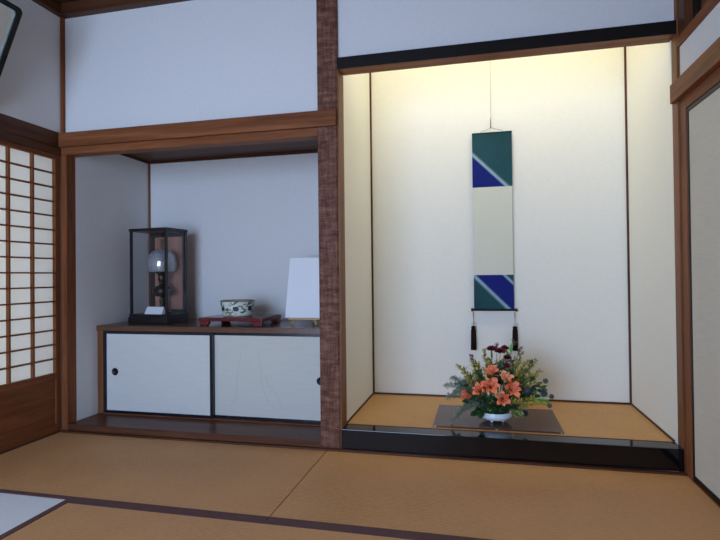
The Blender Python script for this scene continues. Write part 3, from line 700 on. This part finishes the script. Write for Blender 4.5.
# ------------------------------------------------------------ flower arrangement
VX, VY, VZ = 2.969, 0.29, 0.1220
M['vase'] = plain('pale_blue_white_glaze', (0.78, 0.86, 0.92), 0.14, var=0.02, scale=10)
vase = thing('flower_bowl', 'shallow pale blue-white ceramic bowl with ball feet holding the flowers', 'vase', (VX, VY, VZ))
bm = bmesh.new()
lathe(bm, [(0.030, 0.010), (0.052, 0.012), (0.080, 0.020), (0.093, 0.035), (0.092, 0.046), (0.086, 0.054), (0.088, 0.058), (0.083, 0.058), (0.080, 0.052), (0.087, 0.040), (0.072, 0.026), (0.03, 0.018), (0.0, 0.018)], n=56, close_ends=False)
lathe(bm, [(0.0, 0.010), (0.030, 0.010)], n=56, close_ends=False)
obj('bowl', bm, M['vase'], vase)
for a in (-115, -25, 90):
    bm = bmesh.new(); ball(bm, (0.046*math.cos(math.radians(a)), 0.046*math.sin(math.radians(a)), 0.0085), 0.0083, 2); obj('foot', bm, M['vase'], vase)
M['foam'] = plain('dark_green_foam', (0.015, 0.035, 0.015), 0.9, var=0.3, scale=60)
fo = thing('floral_foam', 'dark green foam block in the bowl that holds the stems', 'floral foam', (VX, VY, VZ+0.0265))
bm = bmesh.new(); lathe(bm, [(0.0, 0), (0.060, 0), (0.068, 0.015), (0.066, 0.035), (0.050, 0.055), (0.0, 0.060)], n=24, close_ends=False); obj('foam', bm, M['foam'], fo)

# pixel of the photo -> point at a chosen depth y (only used here to look up coordinates)
def P(px, py, y):
    d = fw+r2*((px-360)/514.4854)+u2*((270-py)/514.4854); o = Vector((2.8955, -2.7258, 0.9527))
    return o+d*((y-o.y)/d.y)
ROOT = Vector((VX, VY, VZ+0.060))
def frame_to(d):
    """rotation taking +Z to d"""
    return Vector(d).normalized().to_track_quat('Z', 'Y').to_matrix()
def curve(a, b, sag=0.0, n=8, out=None):
    a = Vector(a); b = Vector(b); mid = (a+b)/2+Vector((0, 0, sag))
    if out: mid += Vector(out)
    return [a*(1-t)**2+mid*2*t*(1-t)+b*t*t for t in [i/n for i in range(n+1)]]
def leafm(bm, base, d, L, Wd, nrm=(0, 0, 1), bend=0.25, fold=0.15, n=7, ruff=0.0, seed=0):
    d = Vector(d).normalized(); nr = Vector(nrm); s = d.cross(nr)
    if s.length < 1e-3: s = d.cross(Vector((0.2, 1, 0.1)))
    s.normalize(); nr = s.cross(d).normalized(); base = Vector(base)
    rows = []
    for i in range(n+1):
        t = i/n; wv = Wd*0.5*(math.sin(PI*min(1, t**0.8))**0.85)+0.0004
        c = base+d*(L*t*(1-0.25*bend*t*t))-nr*(bend*L*t*t*0.55)
        if ruff: c += nr*ruff*math.sin(t*13+seed)
        rows.append((bm.verts.new(c+s*wv-nr*0+nr*fold*wv), bm.verts.new(c), bm.verts.new(c-s*wv+nr*fold*wv)))
    for a, b in zip(rows, rows[1:]):
        for k in (0, 1):
            f = bm.faces.new((a[k], a[k+1], b[k+1], b[k])); f.smooth = True

def leafmat(name, c1, c2, scale=30, rough=0.5, tr=0.25, stops=(0.35, 0.65)):
    m, nt, b = newmat(name)
    tc = nt.nodes.new('ShaderNodeTexCoord'); n = nt.nodes.new('ShaderNodeTexNoise'); n.inputs['Scale'].default_value = scale; n.inputs['Detail'].default_value = 4
    nt.links.new(tc.outputs['Object'], n.inputs['Vector']); r = nt.nodes.new('ShaderNodeValToRGB')
    r.color_ramp.elements[0].position, r.color_ramp.elements[1].position = stops
    r.color_ramp.elements[0].color = c1+(1,); r.color_ramp.elements[1].color = c2+(1,)
    nt.links.new(n.outputs[0], r.inputs[0]); nt.links.new(r.outputs[0], b.inputs['Base Color'])
    b.inputs['Roughness'].default_value = rough; b.inputs['Specular IOR Level'].default_value = 0.3
    return m
M['stem'] = leafmat('green_stem', (0.06, 0.12, 0.025), (0.12, 0.19, 0.05))
M['dkleaf'] = leafmat('dark_green_leaf', (0.012, 0.045, 0.014), (0.035, 0.10, 0.030))
M['brleaf'] = leafmat('bright_green_leaf', (0.08, 0.36, 0.04), (0.18, 0.55, 0.08))
M['varleaf'] = leafmat('variegated_leaf', (0.03, 0.10, 0.02), (0.30, 0.36, 0.12), 90, stops=(0.48, 0.55))
M['fern'] = leafmat('grey_green_needles', (0.17, 0.24, 0.17), (0.30, 0.38, 0.28))
M['gold'] = leafmat('yellow_buds', (0.36, 0.30, 0.05), (0.62, 0.50, 0.11), 80)
M['olive'] = leafmat('olive_leaf', (0.07, 0.10, 0.02), (0.17, 0.19, 0.05), 60)
M['lily'] = leafmat('coral_lily_petal', (0.76, 0.120, 0.045), (0.95, 0.29, 0.16), 40)
M['lilypink'] = leafmat('salmon_lily_petal', (0.82, 0.27, 0.14), (0.88, 0.42, 0.26), 40)
M['anther'] = plain('dark_red_anther', (0.12, 0.02, 0.01), 0.7)
M['filament'] = plain('pale_filament', (0.70, 0.40, 0.16), 0.5)
M['crimson'] = leafmat('dark_crimson_petal', (0.09, 0.004, 0.018), (0.21, 0.010, 0.040), 120)
M['thistle'] = leafmat('blue_grey_thistle', (0.030, 0.042, 0.075), (0.085, 0.105, 0.16), 90)
M['purple'] = leafmat('purple_pink_petal', (0.20, 0.035, 0.10), (0.38, 0.12, 0.22), 90)
M['vein'] = leafmat('grey_green_leaf', (0.05, 0.085, 0.06), (0.13, 0.18, 0.14), 60)

def stem_part(t, tip, sag=0.03, r=0.0019, out=None, col='stem', start=None):
    """stem from the foam to tip, local to the thing at ROOT"""
    a = Vector(start) if start else Vector((max(-0.04, min(0.04, tip.x*0.3)), max(-0.04, min(0.04, tip.y*0.3)), -0.012))
    pts = curve(a, tip, sag, 8, out); bm = bmesh.new(); tube(bm, pts, [r*(1.15-0.4*i/8) for i in range(9)], 6)
    obj('stem', bm, M[col], t); return pts

def lily(px, py, y, facing, lab, r=0.052, mat='lily', openn=1.0, seed=0):
    openn *= 0.86
    c = P(px, py, y)-ROOT; rl = random.Random(seed); r *= 0.93
    t = thing('lily', lab, 'flower', ROOT, group='coral lilies in the arrangement')
    f = (Vector(facing).normalized()+Vector((rl.uniform(-.25, .25), 0, 0.28))).normalized(); R = frame_to(f)
    stem_part(t, c-f*0.030, 0.02, 0.0024)
    for k in range(6):
        a = k*PI/3+rl.uniform(-.1, .1)+seed; inner = k % 2
        bm = bmesh.new(); L = r*(1.12 if inner else 1.0)*rl.uniform(.93, 1.07); Wd = L*(0.62 if inner else 0.46); n = 9; rows = []
        for i in range(n+1):
            s = i/n
            rad = L*(0.10+0.98*s**1.25)*openn+0.003; h = 0.030*(1-(1-s)**2.0)*1.25-0.020-L*0.30*max(0, s-0.55)**1.7*2.0
            h += (1-openn)*L*0.9*s
            wv = Wd*0.5*(math.sin(PI*min(1, (0.10+0.90*s)**1.1))**0.8)+0.0005
            row = []
            for j in (-1, -0.5, 0, 0.5, 1):
                lift = (0.22*abs(j)**1.5-0.05)*wv+(0.004*math.sin(s*15+j*4+seed*3)*s*abs(j))
                row.append(bm.verts.new(R @ Vector((rad*math.cos(a)-wv*j*math.sin(a), rad*math.sin(a)+wv*j*math.cos(a), h+lift))+c))
            rows.append(row)
        for p, q in zip(rows, rows[1:]):
            for j in range(4):
                fc = bm.faces.new((p[j], p[j+1], q[j+1], q[j])); fc.smooth = True
        obj('petal', bm, M[mat], t)
    bm = bmesh.new(); ba = bmesh.new()
    for k in range(6):
        a = k*PI/3+0.4; e = R @ Vector((0.015*math.cos(a), 0.015*math.sin(a), 0.030))+c
        tube(bm, [R @ Vector((0.002*math.cos(a), 0.002*math.sin(a), -0.018))+c, R @ Vector((0.007*math.cos(a), 0.007*math.sin(a), 0.012))+c, e], 0.0009, 5)
        ball(ba, e, 0.0030, 1, (1.3, 1, 0.8))
    st = obj('stamens', bm, M['filament'], t); obj('anthers', ba, M['anther'], st)
for a in [
    (492.3, 372.5, 0.25, (-0.1, -0.7, 0.75), 'topmost of the coral lilies, opening upward', 0.050, 'lily', 0.85, 1),
    (490.8, 386.0, 0.20, (-0.15, -1, 0.35), 'wide open coral lily in the middle, below the topmost one', 0.056, 'lily', 1.0, 2),
    (479.6, 390.5, 0.20, (-0.35, -1, 0.3), 'coral lily second from the left', 0.046, 'lily', 0.85, 3),
    (467.8, 396.0, 0.21, (-1, -0.55, 0.1), 'leftmost coral lily seen from the side', 0.048, 'lily', 0.65, 4),
    (505.8, 379.0, 0.22, (0.1, -0.7, 0.75), 'paler salmon lily at the upper right of the lilies', 0.050, 'lilypink', 0.80, 5),
    (512.0, 389.0, 0.19, (0.45, -1, 0.25), 'rightmost wide open coral lily', 0.056, 'lily', 1.0, 6),
    (502.8, 399.0, 0.175, (0.1, -1, -0.05), 'lowest coral lily just above the bowl', 0.047, 'lily', 0.95, 7)]:
    lily(*a)
# unopened buds
for px, py, y, lab in ((496.5, 393.5, 0.17, 'pale green lily bud between the two wide open lilies'), (486, 377, 0.22, 'pale green lily bud left of the topmost lily')):
    c = P(px, py, y)-ROOT; t = thing('lily_bud', lab, 'flower bud', ROOT)
    d = (c-Vector((0, 0, -0.03))).normalized(); stem_part(t, c-d*0.02, 0.02)
    bm = bmesh.new(); tube(bm, [c-d*0.022, c-d*0.012, c, c+d*0.012, c+d*0.020], [0.003, 0.0075, 0.0085, 0.006, 0.0015], 10); obj('bud', bm, leafmat('pale_bud', (0.42, 0.40, 0.10), (0.62, 0.45, 0.18), 60), t)

def ruffle(bm, c, R, r, layers=5, rl=None, h=0.014):
    for l in range(layers):
        s = 1-l/layers*0.75; npet = int(11*s)+3; z = h*l/layers
        for k in range(npet):
            a = 2*PI*k/npet+l*0.7+rl.uniform(-.15, .15); L = r*s*rl.uniform(.85, 1.1)
            dd = R @ Vector((math.cos(a), math.sin(a), 0.10+0.32*l/layers*2.2))
            leafm(bm, c+R @ Vector((0, 0, z-0.004)), dd, L, r*0.55*s+0.002, R @ Vector((0, 0, 1)), rl.uniform(-.15, .2), 0.3, 4, 0.0012, k)
def carnation(px, py, y, lab, r=0.026, seed=0, face=(0, -0.25, 1)):
    rl = random.Random(seed); c = P(px, py, y)-ROOT; t = thing('dark_red_flower', lab, 'flower', ROOT, group='dark red blooms above the lilies')
    r *= 1.15; f = Vector(face).normalized(); R = frame_to(f); stem_part(t, c-f*0.012, 0.01, 0.0016, out=(0, 0.02, 0))
    bm = bmesh.new(); ruffle(bm, c, R, r, 5, rl, 0.016); obj('bloom', bm, M['crimson'], t)
    bm = bmesh.new(); tube(bm, [c-f*0.014, c-f*0.008, c-f*0.002], [0.0025, 0.006, 0.008], 10); obj('calyx', bm, M['stem'], t)
for a in [(491.8, 348.8, 0.30, 'leftmost dark red bloom above the lilies', 0.030, 1), (500.2, 351.0, 0.28, 'middle dark red bloom, widest of the dark red flowers', 0.032, 2),
          (504.6, 348.0, 0.33, 'dark red bloom just behind the widest one, to its right', 0.026, 3), (507.6, 357.3, 0.27, 'small dark red bloom below right of the widest one', 0.024, 4, (0.1, -0.3, 1)),
          (507.0, 365.0, 0.25, 'lowest small dark red bloom beside the topmost lily', 0.016, 5, (0.1, -0.7, .7))]: carnation(*a)

def thistle(px, py, y, lab, r=0.017, seed=0, d=None, mat='thistle'):
    rl = random.Random(seed); c = P(px, py, y)-ROOT; t = thing('thistle', lab, 'flower', ROOT, group='blue-grey thistles on the right')
    stem_part(t, c, 0.05, 0.0015)
    if seed in (4, 5, 6, 7): mat = 'vein'
    dv = (c-Vector((0, 0, 0.02))).normalized() if d is None else Vector(d).normalized()
    bm = bmesh.new(); g = ball(bm, c, r*0.72, 2)
    for i in range(150):
        z = rl.uniform(-1, 1); a = rl.uniform(0, 2*PI); q = Vector((math.sqrt(1-z*z)*math.cos(a), math.sqrt(1-z*z)*math.sin(a), z))
        s = q.orthogonal().normalized()*r*0.09; s2 = q.cross(s).normalized()*r*0.09
        b = [bm.verts.new(c+q*r*0.66+v_) for v_ in (s, -s*0.5+s2, -s*0.5-s2)]; e = bm.verts.new(c+q*r*rl.uniform(.95, 1.15))
        for k in range(3): bm.faces.new((b[k], b[(k+1) % 3], e))
    obj('spiny_head', bm, M[mat], t)
    bm = bmesh.new(); R = frame_to(dv)
    for k in range(9):
        a = 2*PI*k/9; leafm(bm, c-dv*r*0.7, R @ Vector((math.cos(a), math.sin(a), 0.35)), r*1.35, r*0.32, dv, -0.1, 0.2, 4)
    obj('bracts', bm, M['vein'], t)
for a in [(527.5, 390.5, 0.25, 'large blue-grey thistle right of the lilies, nearest to them', 0.022, 1), (544.0, 393.5, 0.27, 'large blue-grey thistle at the far right', 0.021, 2),
          (525.0, 413.0, 0.22, 'lowest blue-grey thistle beside the bowl', 0.020, 3), (551.5, 396.5, 0.29, 'small dark thistle at the right tip of the arrangement', 0.015, 4),
          (549.5, 405.5, 0.27, 'dark thistle hanging lowest at the right tip', 0.015, 5), (545.5, 381.0, 0.31, 'highest dark thistle at the far right', 0.016, 6),
          (531.0, 362.0, 0.33, 'dark thistle at the top right among yellow sprigs', 0.014, 7), (519.0, 386.0, 0.24, 'small blue-grey thistle touching the rightmost lily', 0.012, 8),
          (511.5, 361.5, 0.29, 'tiny dark thistle beside the lowest dark red blooms', 0.011, 9), (484.0, 406.0, 0.20, 'grey-blue thistle low on the left under the lilies', 0.017, 10)]: thistle(*a)

def sprig(px, py, y, lab, kind='gold', seed=0, dens=58, spread=0.036, sag=0.04, group='yellow budded sprigs', start=0.35, nm='yellow_sprig'):
    rl = random.Random(seed); c = P(px, py, y)-ROOT; t = thing(nm, lab, 'flower sprig', ROOT, group=group)
    pts = stem_part(t, c, sag, 0.0016, col='olive')
    st = bmesh.new(); bd_ = bmesh.new(); lf = bmesh.new(); n = len(pts)-1
    for i in range(dens):
        s = start+(1-start)*(i/dens); k = min(n-1, int(s*n)); u = s*n-k; p = pts[k].lerp(pts[k+1], u); tan = (pts[k+1]-pts[k]).normalized()
        q = Vector((rl.gauss(0, 1), rl.gauss(0, 1), rl.gauss(0, 1))); q = (q-tan*q.dot(tan)).normalized()
        e = p+(q*1.0+tan*0.9).normalized()*spread*(1.1-0.6*s)*rl.uniform(.4, 1.2)
        tube(st, [p, e], 0.0006, 4, False)
        for j in range(3):
            w_ = p.lerp(e, 0.45+0.28*j)+Vector((rl.gauss(0, .002), rl.gauss(0, .002), rl.gauss(0, .002)))
            ball(bd_, w_, rl.uniform(.0020, .0038), 1)
        if i % 2 == 0: leafm(lf, p, q+tan*0.8, rl.uniform(.020, .036), 0.009, (0, 0, 1), 0.2, 0.2, 4)
    obj('side_stems', st, M['olive'], t); obj('buds', bd_, M[kind], t); obj('leaves', lf, M['olive'], t)
for a in [(458, 365, 0.30, 'yellow-green budded sprig reaching farthest to the upper left'), (466, 376, 0.27, 'yellow-green sprig above the leftmost lily'), (471, 359, 0.33, 'yellow-green sprig tall on the upper left'),
          (478, 364, 0.30, 'yellow-green sprig left of the topmost lily'), (484, 350, 0.34, 'tallest yellow-green sprig left of the dark red blooms'), (489, 362, 0.28, 'yellow-green sprig just under the dark red blooms'),
          (515, 358, 0.34, 'yellow-green sprig right of the dark red blooms'), (522, 352, 0.36, 'tallest yellow-green sprig on the right'), (528, 360, 0.30, 'yellow-green sprig at the upper right'),
          (536, 360, 0.34, 'yellow-green sprig reaching farthest to the upper right'), (533, 374, 0.30, 'yellow-green sprig above the large thistle'), (518, 370, 0.27, 'yellow-green sprig above the rightmost lily'),
          (522, 401, 0.19, 'yellow sprig low on the right below the rightmost lily'), (529, 406, 0.20, 'yellow sprig lowest on the right above the bowl edge')]:
    sprig(*a, seed=hash(a[0]*7+a[1]) % 1000)
for a in [(474, 371, 0.31, 'yellow-green sprig beside the leftmost lilies'), (486, 368, 0.33, 'yellow-green sprig behind the topmost lily on its left'), (499, 361, 0.35, 'yellow-green sprig behind the widest dark red bloom'),
          (509, 367, 0.31, 'yellow-green sprig right of the topmost lily'), (524, 367, 0.32, 'yellow-green sprig left of the upper right sprigs'), (540, 370, 0.32, 'yellow-green sprig above the far right thistles'),
          (520, 362, 0.30, 'yellow-green sprig below the tallest right sprig'), (464, 369, 0.31, 'yellow-green sprig just below the farthest left one'), (536, 382, 0.27, 'yellow-green sprig between the two large thistles'),
          (515, 401, 0.18, 'yellow sprig just right of the lowest lily'), (534, 398, 0.22, 'yellow sprig under the bright green frond')]:
    sprig(*a, seed=int(a[0]*7+a[1]) % 1000, start=0.25, spread=0.040)
for a in [(497, 344, 0.33, 'small purple-pink sprig topping the dark red blooms'), (514, 341, 0.34, 'purple-pink sprig in front of the right tassel'), (520.5, 347, 0.35, 'purple-pink sprig right of the right tassel'), (471, 355, 0.33, 'faint purple-pink sprig at the upper left')]:
    sprig(*a, kind='purple', seed=int(a[0]), dens=16, spread=0.024, group='purple-pink sprigs', start=0.86, nm='purple_sprig')

def fern(px, py, y, lab, seed=0, sag=0.10, L=0.075):
    rl = random.Random(seed); c = P(px, py, y)-ROOT; t = thing('fern_frond', lab, 'fern', ROOT, group='grey-green feathery fronds on the left')
    pts = stem_part(t, c, sag, 0.0013, col='fern'); bm = bmesh.new(); n = len(pts)-1
    for i in range(64):
        s = 0.25+0.75*i/64; k = min(n-1, int(s*n)); p = pts[k].lerp(pts[k+1], s*n-k); tan = (pts[k+1]-pts[k]).normalized()
        side = tan.cross(Vector((0, 0, 1))).normalized()*(1 if i % 2 else -1)
        q = (side*rl.uniform(.2, .9)+tan*0.7+Vector((0, 0, rl.uniform(-.9, .35)))).normalized(); LL = L*(1.15-s*0.75)*rl.uniform(.5, 1.0)
        e = p+q*LL+Vector((0, 0, -0.25*LL))
        sub = curve(p, e, 0.1*LL, 5); tube(bm, sub, 0.0005, 3, False)
        for j in range(9):
            w_ = sub[min(4, j//2+1)]+Vector((rl.gauss(0, .001),)*3); dd = (q*0.6+Vector((rl.gauss(0, 1), rl.gauss(0, 1), rl.gauss(0, 1)))*0.6).normalized()
            leafm(bm, w_, dd, rl.uniform(.010, .018), 0.0026, (0, 0, 1), 0.1, 0, 2)
    obj('needles', bm, M['fern'], t)
for a in [(446, 384, 0.30, 'grey-green feathery frond reaching farthest left', 1), (452, 377, 0.33, 'grey-green feathery frond, uppermost on the left', 2), (455, 391, 0.27, 'grey-green feathery frond pointing left at lily height', 3),
          (462, 385, 0.30, 'short grey-green frond behind the leftmost lily', 4), (452, 420, 0.17, 'grey-green frond drooping over the brown board at lower left', 5, 0.16), (459, 413, 0.20, 'grey-green frond drooping beside the bowl on the left', 6, 0.13),
          (463, 394, 0.26, 'grey-green frond in front of the leftmost lily, pointing left', 11, 0.08), (457, 383, 0.31, 'grey-green frond second from the top on the left', 12), (466, 379, 0.30, 'grey-green frond nearest the yellow sprigs on the left', 13), (448, 395, 0.26, 'grey-green frond drooping at the far left below the longest', 7, 0.12), (469, 404, 0.20, 'short grey-green frond under the leftmost lily', 8)]: fern(*a)

def leaf_sprig(px, py, y, lab, mat='dkleaf', seed=0, n=5, L=0.055, Wd=0.026, sag=0.03, group=None, spread=0.9):
    if mat in ('dkleaf', 'olive'): n += 4; L *= 1.12
    rl = random.Random(seed); c = P(px, py, y)-ROOT; t = thing('leaf_sprig', lab, 'leaves', ROOT, group=group)
    pts = stem_part(t, c, sag, 0.0018)
    d = (pts[-1]-pts[-3]).normalized()
    for k in range(n):
        bm = bmesh.new(); p = pts[-1-min(3, k//2)]
        q = (d*0.7+Vector((rl.uniform(-1, 1), rl.uniform(-.9, .3), rl.uniform(-.7, .7)))*spread).normalized() if k else d
        leafm(bm, p, q, L*rl.uniform(.75, 1.1), Wd*rl.uniform(.8, 1.1), (0, -0.7, 0.7), rl.uniform(.1, .5), 0.2, 8)
        obj('leaf', bm, M[mat], t)
G = 'dark green leaves around the bowl'
for a in [(478, 412, 0.20, 'dark green leaves hanging over the left edge of the bowl', 'dkleaf', 1, 6, 0.050, 0.030), (486, 408, 0.185, 'dark green leaves over the front left of the bowl', 'dkleaf', 2, 6, 0.045, 0.026),
          (494, 407, 0.175, 'dark green leaves hanging at the front centre of the bowl', 'dkleaf', 3, 6, 0.040, 0.022), (503, 408, 0.18, 'dark green leaves over the front right of the bowl', 'dkleaf', 4, 6, 0.040, 0.020),
          (512, 405, 0.20, 'dark green leaves above the variegated leaf', 'dkleaf', 5, 6, 0.050, 0.026), (472, 402, 0.23, 'dark green leaves behind the leftmost lily', 'dkleaf', 6, 6, 0.055, 0.028),
          (522, 396, 0.26, 'dark green leaves behind the thistles', 'dkleaf', 7, 6, 0.060, 0.026), (535, 386, 0.30, 'dark green leaves at the right between thistles', 'dkleaf', 8, 6, 0.050, 0.018),
          (541, 388, 0.29, 'dark green leaves behind the far right thistles', 'dkleaf', 31, 5, 0.045, 0.020), (529, 381, 0.30, 'dark green leaves above the nearest large thistle', 'dkleaf', 32, 5, 0.050, 0.022), (533, 397, 0.27, 'dark green leaves below the large thistles', 'dkleaf', 33, 5, 0.045, 0.022),
          (487, 399, 0.22, 'dark green leaves filling the middle under the wide open lily', 'dkleaf', 34, 6, 0.050, 0.026), (497, 401, 0.21, 'dark green leaves filling the gap beside the lowest lily', 'dkleaf', 35, 6, 0.050, 0.026), (511, 398, 0.22, 'dark green leaves under the rightmost lily', 'dkleaf', 36, 6, 0.050, 0.026), (478, 400, 0.22, 'dark green leaves under the lily second from the left', 'dkleaf', 37, 6, 0.050, 0.026),
          (500, 370, 0.31, 'dark green leaves behind the topmost lily', 'dkleaf', 9, 7, 0.060, 0.026), (482, 378, 0.29, 'dark green leaves behind the middle lilies', 'dkleaf', 10, 7, 0.060, 0.026),
          (471, 379, 0.30, 'olive leaves above the leftmost lily', 'olive', 41, 7, 0.050, 0.014), (478, 368, 0.32, 'olive leaves left of the topmost lily', 'olive', 42, 7, 0.050, 0.014), (518, 366, 0.32, 'olive leaves right of the dark red blooms', 'olive', 43, 7, 0.050, 0.014), (528, 370, 0.32, 'olive leaves above the nearest large thistle', 'olive', 44, 7, 0.050, 0.014), (512, 375, 0.30, 'dark green leaves behind the salmon lily', 'dkleaf', 11, 7, 0.060, 0.026), (470, 386, 0.29, 'dark green leaves left of the middle lilies', 'dkleaf', 12, 6, 0.055, 0.022),
          (520, 380, 0.31, 'olive leaves behind the rightmost lily', 'olive', 13, 7, 0.055, 0.020), (505, 362, 0.34, 'olive leaves behind the lowest dark red blooms', 'olive', 14, 7, 0.055, 0.014), (492, 360, 0.34, 'olive leaves behind the left dark red bloom', 'olive', 15, 7, 0.055, 0.014)]:
    leaf_sprig(*a, group=G if a[4] == 'dkleaf' else 'olive leaves behind the blooms')
leaf_sprig(515, 412, 0.19, 'variegated yellow-green leaves at the right edge of the bowl', 'varleaf', 20, 4, 0.055, 0.034)
leaf_sprig(491, 409, 0.165, 'variegated green leaf rosette on the front rim of the bowl', 'varleaf', 23, 5, 0.030, 0.018)
leaf_sprig(510.5, 352, 0.31, 'bright green upright leaves at the top beside the dark red blooms', 'brleaf', 21, 4, 0.060, 0.016, spread=0.45)
# bright green ragged leaf pointing right
c = P(530, 400, 0.22)-ROOT; t = thing('green_frond', 'bright green ragged leaf pointing to the right below the thistles', 'leaves', ROOT); stem_part(t, c, 0.03)
bm = bmesh.new(); rl = random.Random(9); e = P(549, 401, 0.24)-ROOT
for i in range(16):
    p = c.lerp(e, i/16); leafm(bm, p, (e-c).normalized()*0.8+Vector((0, rl.uniform(-.4, .3), rl.uniform(-.9, .9))), 0.028*(1.1-0.4*i/16), 0.010, (0, -0.5, 1), 0.2, 0.2, 4)
obj('leaf', bm, M['brleaf'], t)

# ------------------------------------------------------------ framed picture leaning from the left wall
fr = thing('picture_frame', 'black framed picture with rounded corners leaning out high on the left wall', 'picture frame', (0.349, -0.520, 1.870))
th = math.atan2(0.225, 0.495); LH, LW = 0.545, 1.10
RM = Matrix.Rotation(th, 3, 'Y')   # leans +X with height
def rrect(y0, y1, z0, z1, r, n=6):
    pts = []
    for cy, cz, a0 in ((y1-r, z1-r, 0), (y0+r, z1-r, PI/2), (y0+r, z0+r, PI), (y1-r, z0+r, 3*PI/2)):
        for k in range(n+1): a = a0+PI/2*k/n; pts.append((cy+r*math.cos(a), cz+r*math.sin(a)))
    return pts
def ringmesh(o_, i_, x0, x1):
    bm = bmesh.new(); A = [[bm.verts.new(RM @ Vector((x, p[0], p[1]))) for p in pts] for x, pts in ((x0, o_), (x1, o_), (x1, i_), (x0, i_))]
    n = len(o_)
    for a in range(4):
        b = (a+1) % 4
        for k in range(n): bm.faces.new((A[a][k], A[a][(k+1) % n], A[b][(k+1) % n], A[b][k]))
    return bm
o_ = rrect(-LW, 0, 0.002, LH, 0.030); i_ = rrect(-LW+0.027, -0.027, 0.029, LH-0.027, 0.018); i2 = rrect(-LW+0.032, -0.032, 0.034, LH-0.032, 0.014)
obj('frame', ringmesh(o_, i_, 0, 0.025), M['blackwood'], fr, 0.002)
o = obj('inner_lip', ringmesh(i_, i2, 0.004, 0.018), plain('silver_lip', (0.45, 0.55, 0.58), 0.3, metal=0.7), fr); o['label'] = 'thin silvery inner lip'
bm = bmesh.new(); A = [bm.verts.new(RM @ Vector((0.008, p[0], p[1]))) for p in i2]; B_ = [bm.verts.new(RM @ Vector((0.004, p[0], p[1]))) for p in i2]
bm.faces.new(A); bm.faces.new(B_[::-1])
for k in range(len(A)): bm.faces.new((A[k], A[(k+1) % len(A)], B_[(k+1) % len(A)], B_[k]))
o = obj('mount', bm, plain('beige_mount', (0.55, 0.52, 0.42), 0.7, var=0.04), fr)
bm = bmesh.new()
for yy in (-0.2, -0.9): tube(bm, [RM @ Vector((0.0, yy, 0.45)), Vector((-0.026, yy, 0.62))], 0.0015, 6)
obj('hanging_cord', bm, M['cordm'], fr)
